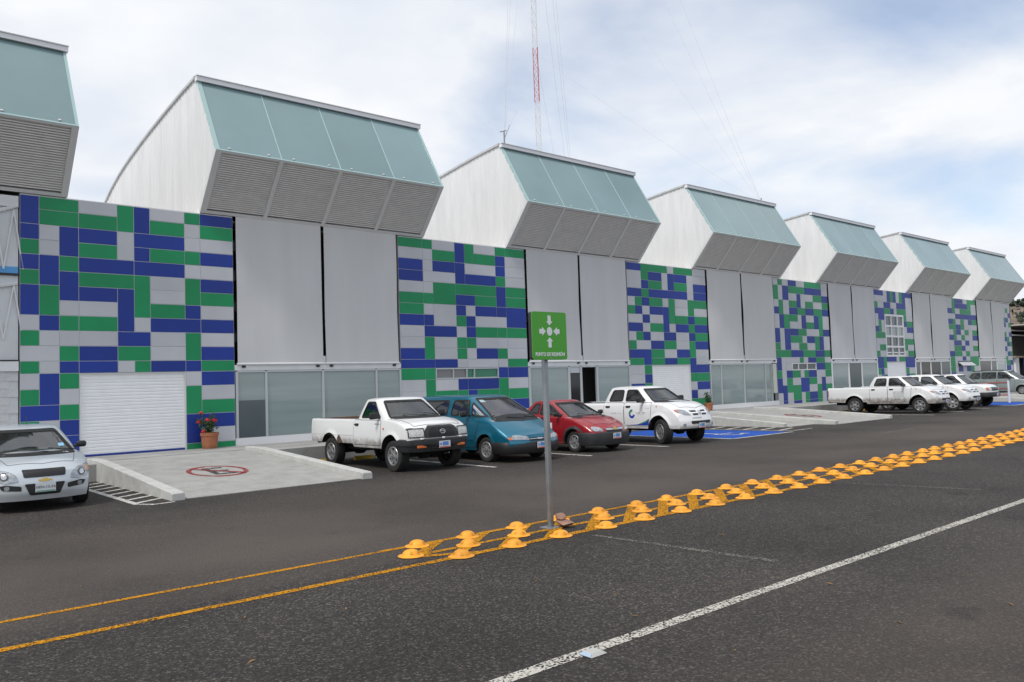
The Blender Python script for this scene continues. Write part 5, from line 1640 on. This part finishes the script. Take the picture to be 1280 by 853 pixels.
for ang in (0, 90, 180, 270):
    ca, sa = math.cos(rad(ang)), math.sin(rad(ang))
    far, shaft, hw_, ww = (.205, .115, .055, .026) if ang in (90, 270) else (.175, .115, .055, .030)
    tip = .078 if ang in (90, 270) else .068
    pts = [(tip, 0), (shaft + .012, hw_), (shaft + .012, ww), (far, ww), (far, -ww), (shaft + .012, -ww), (shaft + .012, -hw_)]
    m = MB(); m.prism([(cxs + a * ca - b * sa, czs + a * sa + b * ca) for a, b in pts], yy - .002, yy + .001, lambda a, b, h_: (a, h_, b)); obj('arrow', m, SIGNW, sg_)
me = text_mesh('PUNTO DE REUNIÓN', .066, .001, space=1.0, offset=.0016); me.materials.append(SIGNW)
o = link('lettering', me, sg_, (.015, yy - .001, 2.195), (math.pi / 2, 0, 0)); o.scale = (.80, 1, 1)
for z_ in (2.18, 2.70):
    m = MB(); m.tube((.015, -.105, z_ if z_ > 2.5 else 2.145), (.015, -.02, z_ if z_ > 2.5 else 2.145), .008, n=8); obj('bolt', m, STEEL, sg_)
def stone(loc, size, sd, label, mt=STONE, nm='stone'):
    bm = bmesh.new(); bmesh.ops.create_icosphere(bm, subdivisions=3, radius=1)
    rr_ = random.Random(sd); dirs = [(Vector((rr_.gauss(0, 1), rr_.gauss(0, 1), rr_.gauss(0, 1))).normalized(), rr_.uniform(.5, .85)) for _ in range(14)]
    for v in bm.verts:
        for d, c in dirs:
            q = v.co.dot(d)
            if q > c: v.co -= d * (q - c)
        v.co = Vector((v.co.x * size[0], v.co.y * size[1], v.co.z * size[2]))
    me = bpy.data.meshes.new(nm); bm.to_mesh(me); bm.free(); me.materials.append(mt)
    me.polygons.foreach_set('use_smooth', [True] * len(me.polygons)); me.set_sharp_from_angle(angle=rad(25))
    return tag(link(nm, me, None, (loc[0], loc[1], loc[2] + size[2] * .72), (0, 0, rr_.uniform(0, 3))), label, 'stone')
stone((7.13, 7.42, 0), (.17, .11, .08), 4, 'flat brown stone lying at the foot of the sign post')
stone((7.10, 7.46, .10), (.09, .07, .06), 9, 'small brown stone resting on the flat stone by the sign post')

# raised reflector on the white line
m = MB(); m.hexa([(3.83, 3.78, .004), (3.98, 3.78, .004), (3.98, 3.90, .004), (3.83, 3.90, .004), (3.86, 3.80, .024), (3.95, 3.80, .024), (3.95, 3.88, .024), (3.86, 3.88, .024)])
o = obj('road_reflector', m, mat('reflector_white', (.45, .45, .42), .5)); tag(o, 'white square reflector stud stuck on the white lane line', 'road reflector')
m = MB(); m.quad((3.825, 3.785, .007), (3.825, 3.895, .007), (3.854, 3.878, .0235), (3.854, 3.802, .0235)); obj('lens', m, mat('reflector_lens', (.35, .45, .55), .2), o)

# dry leaves on the asphalt
lf = MB(); lf.quad((-.035, -.006, 0), (0, -.016, .008), (.04, 0, .003), (0, .016, .009))
lfm = lf.mesh('dry_leaf', DRY)
spots = [(5.5, 4.9), (5.15, 4.75), (5.35, 4.6), (4.75, 4.2), (6.0, 4.3), (7.9, 5.6), (8.05, 5.5), (7.6, 2.9), (5.9, 2.7), (6.9, 2.3), (4.6, 3.2), (9.6, 6.2), (11.2, 5.1), (3.3, 6.1), (2.6, 6.5), (13.5, 5.2), (3.9, 9.2), (20.1, 10.1), (10.4, 9.6), (5.0, 5.6), (6.6, 3.6), (8.8, 3.4), (2.2, 5.4), (15.5, 9.0), (1.9, 8.8), (24, 12)]
for i, (x, y) in enumerate(spots):
    rr_ = random.Random(i); o = link('dry_leaf', lfm, None, (x, y, .004), (rr_.uniform(-.2, .2), rr_.uniform(-.2, .2), rr_.uniform(0, 6.3))); s_ = rr_.uniform(.6, 1.1); o.scale = (s_, s_ * .55, s_)
    tag(o, 'small dry yellow leaf lying on the asphalt', 'leaf', 'dry leaves on the road')

# ------------------------------------------------------------------ planters
def planter(x, y, z_, s, label, flowers, sd):
    rr_ = random.Random(sd)
    t = thing('flower_pot', label, 'flower pot', (x, y, z_))
    m = MB(); m.lathe([(0, 0), (.165 * s, 0), (.19 * s, .06 * s), (.19 * s, .075 * s), (.197 * s, .08 * s), (.215 * s, .33 * s), (.235 * s, .34 * s), (.238 * s, .42 * s), (.215 * s, .425 * s), (.205 * s, .37 * s)], n=28)
    obj('pot', m, TERRA, t, smooth=35)
    m = MB(); m.lathe([(.21 * s, .385 * s), (0, .395 * s)], n=20); obj('soil', m, SOIL, t)
    m = MB(); tips = []
    for k in range(11):
        a = rr_.uniform(0, 6.28); ln_ = rr_.uniform(.3, .62) * s; sp = rr_.uniform(.08, .34) * s
        p0 = Vector((rr_.uniform(-.06, .06), rr_.uniform(-.06, .06), .38 * s)); p1 = p0 + Vector((math.cos(a) * sp - .12 * s, math.sin(a) * sp * .8, ln_))
        pm = p0.lerp(p1, .5) + Vector((0, 0, .05)); m.tube(p0, pm, .008, .006, 5); m.tube(pm, p1, .006, .004, 5); tips.append((p0, pm, p1))
    obj('stem', m, LEAF, t)
    m = MB()
    for k in range(420):
        p0, pm, p1 = rr_.choice(tips); q = p0.lerp(pm, rr_.random()) if rr_.random() < .45 else pm.lerp(p1, rr_.random())
        q = q + Vector((rr_.gauss(0, .055), rr_.gauss(0, .055), rr_.gauss(0, .045))) * s
        d = Vector((rr_.gauss(0, 1), rr_.gauss(0, 1), rr_.gauss(.2, .7))).normalized(); u = d.orthogonal().normalized(); v = d.cross(u); r = rr_.uniform(.018, .04) * s
        m.quad(q - u * r, q - v * r * .8 + d * r * .3, q + u * r, q + v * r * .8 + d * r * .3)
    o = obj('leaves', m, LEAF, t); o['kind'] = 'stuff'
    for k in range(flowers):
        p = tips[k % len(tips)][2] + Vector((rr_.gauss(0, .03), rr_.gauss(0, .03), .03)) * s
        if k == flowers - 1: p = Vector((-.20 * s, -.1 * s, .46 * s))
        m = MB()
        for j in range(22):
            d = Vector((rr_.gauss(0, 1), rr_.gauss(0, 1), rr_.gauss(.3, .8))).normalized(); u = d.orthogonal().normalized(); v = d.cross(u); q = p + d * .045 * s; r = .024 * s
            m.quad(q - u * r, q - v * r, q + u * r, q + v * r)
        obj('flower', m, FLOWER, t)
    return t
planter(8.13, 22.62, ZS, 1.05, 'terracotta pot of red geraniums on the sidewalk beside the roller door', 6, 5)
planter(31.2, 22.5, ZS, .85, 'terracotta pot with a dark leafy plant behind the white double-cab', 0, 8)

# orange cone base under the pickup, yellow wheel stops
c = thing('traffic_cone', 'small orange traffic cone on the blue parking bay', 'traffic cone', (21.35, 16.0, .012))
m = MB(); m.rbox((0, 0, .02), (.32, .32, .04), .015, 2); obj('base', m, CONEO, c)
m = MB(); m.lathe([(.115, .04), (.10, .06), (.03, .36), (.022, .365), (0, .365)], n=20); o = obj('cone', m, CONEO, c, smooth=40)
m = MB(); m.lathe([(.083, .15), (.062, .24)], n=20); obj('band', m, SIGNW, c, smooth=40)
ws_ = MB()
ws_.hexa([(-.28, -.07, 0), (.28, -.07, 0), (.28, .07, 0), (-.28, .07, 0), (-.26, -.045, .10), (.26, -.045, .10), (.26, .045, .10), (-.26, .045, .10)])
wsm_ = ws_.mesh('wheel_stop', YPAINT)
for i, (x, lab) in enumerate(((10.45, 'white single-cab pickup'), (13.05, 'teal minivan'), (16.1, 'red pickup'), (19.2, 'double-cab with the door emblem'), (37.1, 'muddy white double-cab'), (40.0, 'clean white double-cab'))):
    for sx in (-.55, .55):
        o = link('wheel_stop', wsm_, None, (x + sx, 19.15, 0)); tag(o, 'yellow wheel stop on the asphalt behind the ' + lab, 'wheel stop', 'wheel stops behind the ' + lab)

# ------------------------------------------------------------------ red and white barrier at the far bay
b_ = thing('barrier', 'barrier of three red rails with a white end post beyond the white pickups', 'barrier', (48.7, 17.8, 0))
for z_ in (.42, .76, 1.08):
    m = MB(); m.tube((0, -2.2, z_), (0, 2.2, z_), .035, n=8); obj('rail', m, RAILR, b_, smooth=40)
for yb_ in (-2.2, 0, 2.2):
    m = MB(); m.tube((0, yb_, 0), (0, yb_, 1.2), .055, n=12); obj('post', m, WPAINT, b_, smooth=40)

# ------------------------------------------------------------------ mast with guy wires
mx0, my0 = 40.6, 43.4
mast = thing('radio_mast', 'tall slender lattice mast in red and white bands behind the hall', 'mast', (mx0, my0, 0))
mr_ = .23; leg = [(mr_ * math.cos(rad(a)), mr_ * math.sin(rad(a))) for a in (20, 140, 260)]
for sec in range(15):
    z0, z1 = 6.4 + 4.2 * sec - 2.1 * 0, 6.4 + 4.2 * (sec + 1); m = MB()
    for i in range(3):
        a, b = leg[i], leg[(i + 1) % 3]
        m.tube((*a, z0), (*a, z1), .03, n=6)
        nb = 8
        for k in range(nb):
            za, zb_ = z0 + (z1 - z0) * k / nb, z0 + (z1 - z0) * (k + 1) / nb
            p, q = (a, b) if k % 2 else (b, a); m.tube((*p, za), (*q, zb_), .012, n=4); m.tube((*a, za), (*b, za), .007, n=4)
    obj('mast_section', m, MASTR if sec % 2 == 0 else MASTW, mast)
def wire(p, q, sag=.01, r=.007):
    m = MB(); p = Vector(p); q = Vector(q); pr = None; L_ = (q - p).length
    for k in range(13):
        t_ = k / 12; s_ = p.lerp(q, t_) - Vector((0, 0, sag * L_ * 4 * t_ * (1 - t_)))
        if pr is not None: m.tube(pr, s_, r, n=4, cap=False)
        pr = s_
    return m
anch = [(mx0 - 24, my0 - 17.5, 11.3, 'r'), (mx0 + 24, my0 - 18, 11.5, 'r'), (mx0 + 3, my0 + 30, 8, 'r')]
for ax_, ay_, az_, _ in ((19.85, 23.2, 11.5, 0), (39.0, 24.0, 11.4, 0), (66, 64, 9, 0)):
    for zz in (27.0, 42.0, 56.0, 66.0):
        obj('guy_wire', wire((ax_ - mx0, ay_ - my0, az_), (0, 0, zz), .012), WIRE, mast)
ap = thing('roof_anchor', 'small pole with cross arm anchoring wires on the ridge of second monitor', 'pole', (19.85, 23.2, 11.1))
m = MB(); m.tube((0, 0, 0), (0, 0, .6), .03, n=8); m.tube((-.2, .0, .55), (.2, .1, .7), .02, n=6); m.tube((0, 0, .3), (.3, .0, .9), .012, n=6); obj('pole', m, STEEL, ap)
ap = thing('roof_anchor', 'small pole anchoring converging wires on the ridge of third monitor', 'pole', (39.0, 24.0, 11.0))
m = MB(); m.tube((0, 0, 0), (0, 0, .7), .035, n=8); m.tube((-.15, 0, .4), (.15, 0, .5), .02, n=6); obj('pole', m, STEEL, ap)

# ------------------------------------------------------------------ shed and hill beyond the hall
sh = thing('open_shed', 'dark open shed with pale roof beams beyond the end of the hall', 'shed', (98, 30, 0))
m = MB(); m.box(-2, 30, 4, 14, 0, 6.2); obj('wall', m, SHEDD, sh)
m = MB(); m.box(-3, 30, -8, 14, 6.35, 6.5); obj('roof', m, mat('shed_roof', (.45, .42, .38), .8), sh)
for z_ in (5.35, 5.85):
    m = MB(); m.box(-3, 30, -.2, .0, z_, z_ + .12); obj('beam', m, WPAINT, sh)
m = MB(); m.box(-3, 30, .02, .5, 3.2, 5.3); obj('fascia', m, SHEDD, sh)
m = MB(); m.box(-3, 30, -.4, .6, 3.0, 3.18); obj('canopy_edge', m, mat('canopy_tan', (.36, .29, .21), .8), sh)
m = MB(); m.box(-2.6, -1.6, -.3, .3, 0, 3.0); obj('pillar', m, WPAINT, sh)
for x in (.0, 6.0, 12.): m = MB(); m.box(x - .12, x + .12, -.5, -.26, 0, 3.0); obj('blue_post', m, BLUEP, sh)
m = MB(); nx_, ny_ = 60, 30; rr_ = random.Random(2)
hv = []
for j in range(ny_ + 1):
    for i in range(nx_ + 1):
        x = 180 + 420 * i / nx_; y = 10 + 330 * j / ny_
        d = math.exp(-((x - 400) / 120) ** 2 - ((y - 150) / 85) ** 2)
        z_ = 34 * d + 4 * d * math.sin(x * .05) * math.cos(y * .06) + rr_.uniform(-.7, .7) * (1 if d > .02 else 0) - 1
        hv.append((x, y, z_))
m.v = hv
for j in range(ny_):
    for i in range(nx_): q = j * (nx_ + 1) + i; m.f.append((q, q + 1, q + nx_ + 2, q + nx_ + 1)); m.m.append(0)
struct('hill', m, HILL, smooth=60)
m = MB()
for k in range(2600):
    x = rr_.gauss(395, 75); y = rr_.gauss(128, 55)
    d = math.exp(-((x - 400) / 120) ** 2 - ((y - 150) / 85) ** 2); z_ = 34 * d + 4 * d * math.sin(x * .05) * math.cos(y * .06) - 1
    if d < .15: continue
    for j in range(4):
        u = Vector((rr_.gauss(0, 1), rr_.gauss(0, 1), rr_.gauss(0, 1))).normalized(); v = u.orthogonal().normalized(); p = Vector((x, y, z_ + .8)) + u * .8; r = rr_.uniform(.6, 1.3)
        m.quad(p - v * r, p - u.cross(v) * r, p + v * r, p + u.cross(v) * r)
o = obj('scrub', m, DARKBUSH); tag(o, 'dark green scrub bushes covering the dry hillside', 'scrub', kind='stuff')
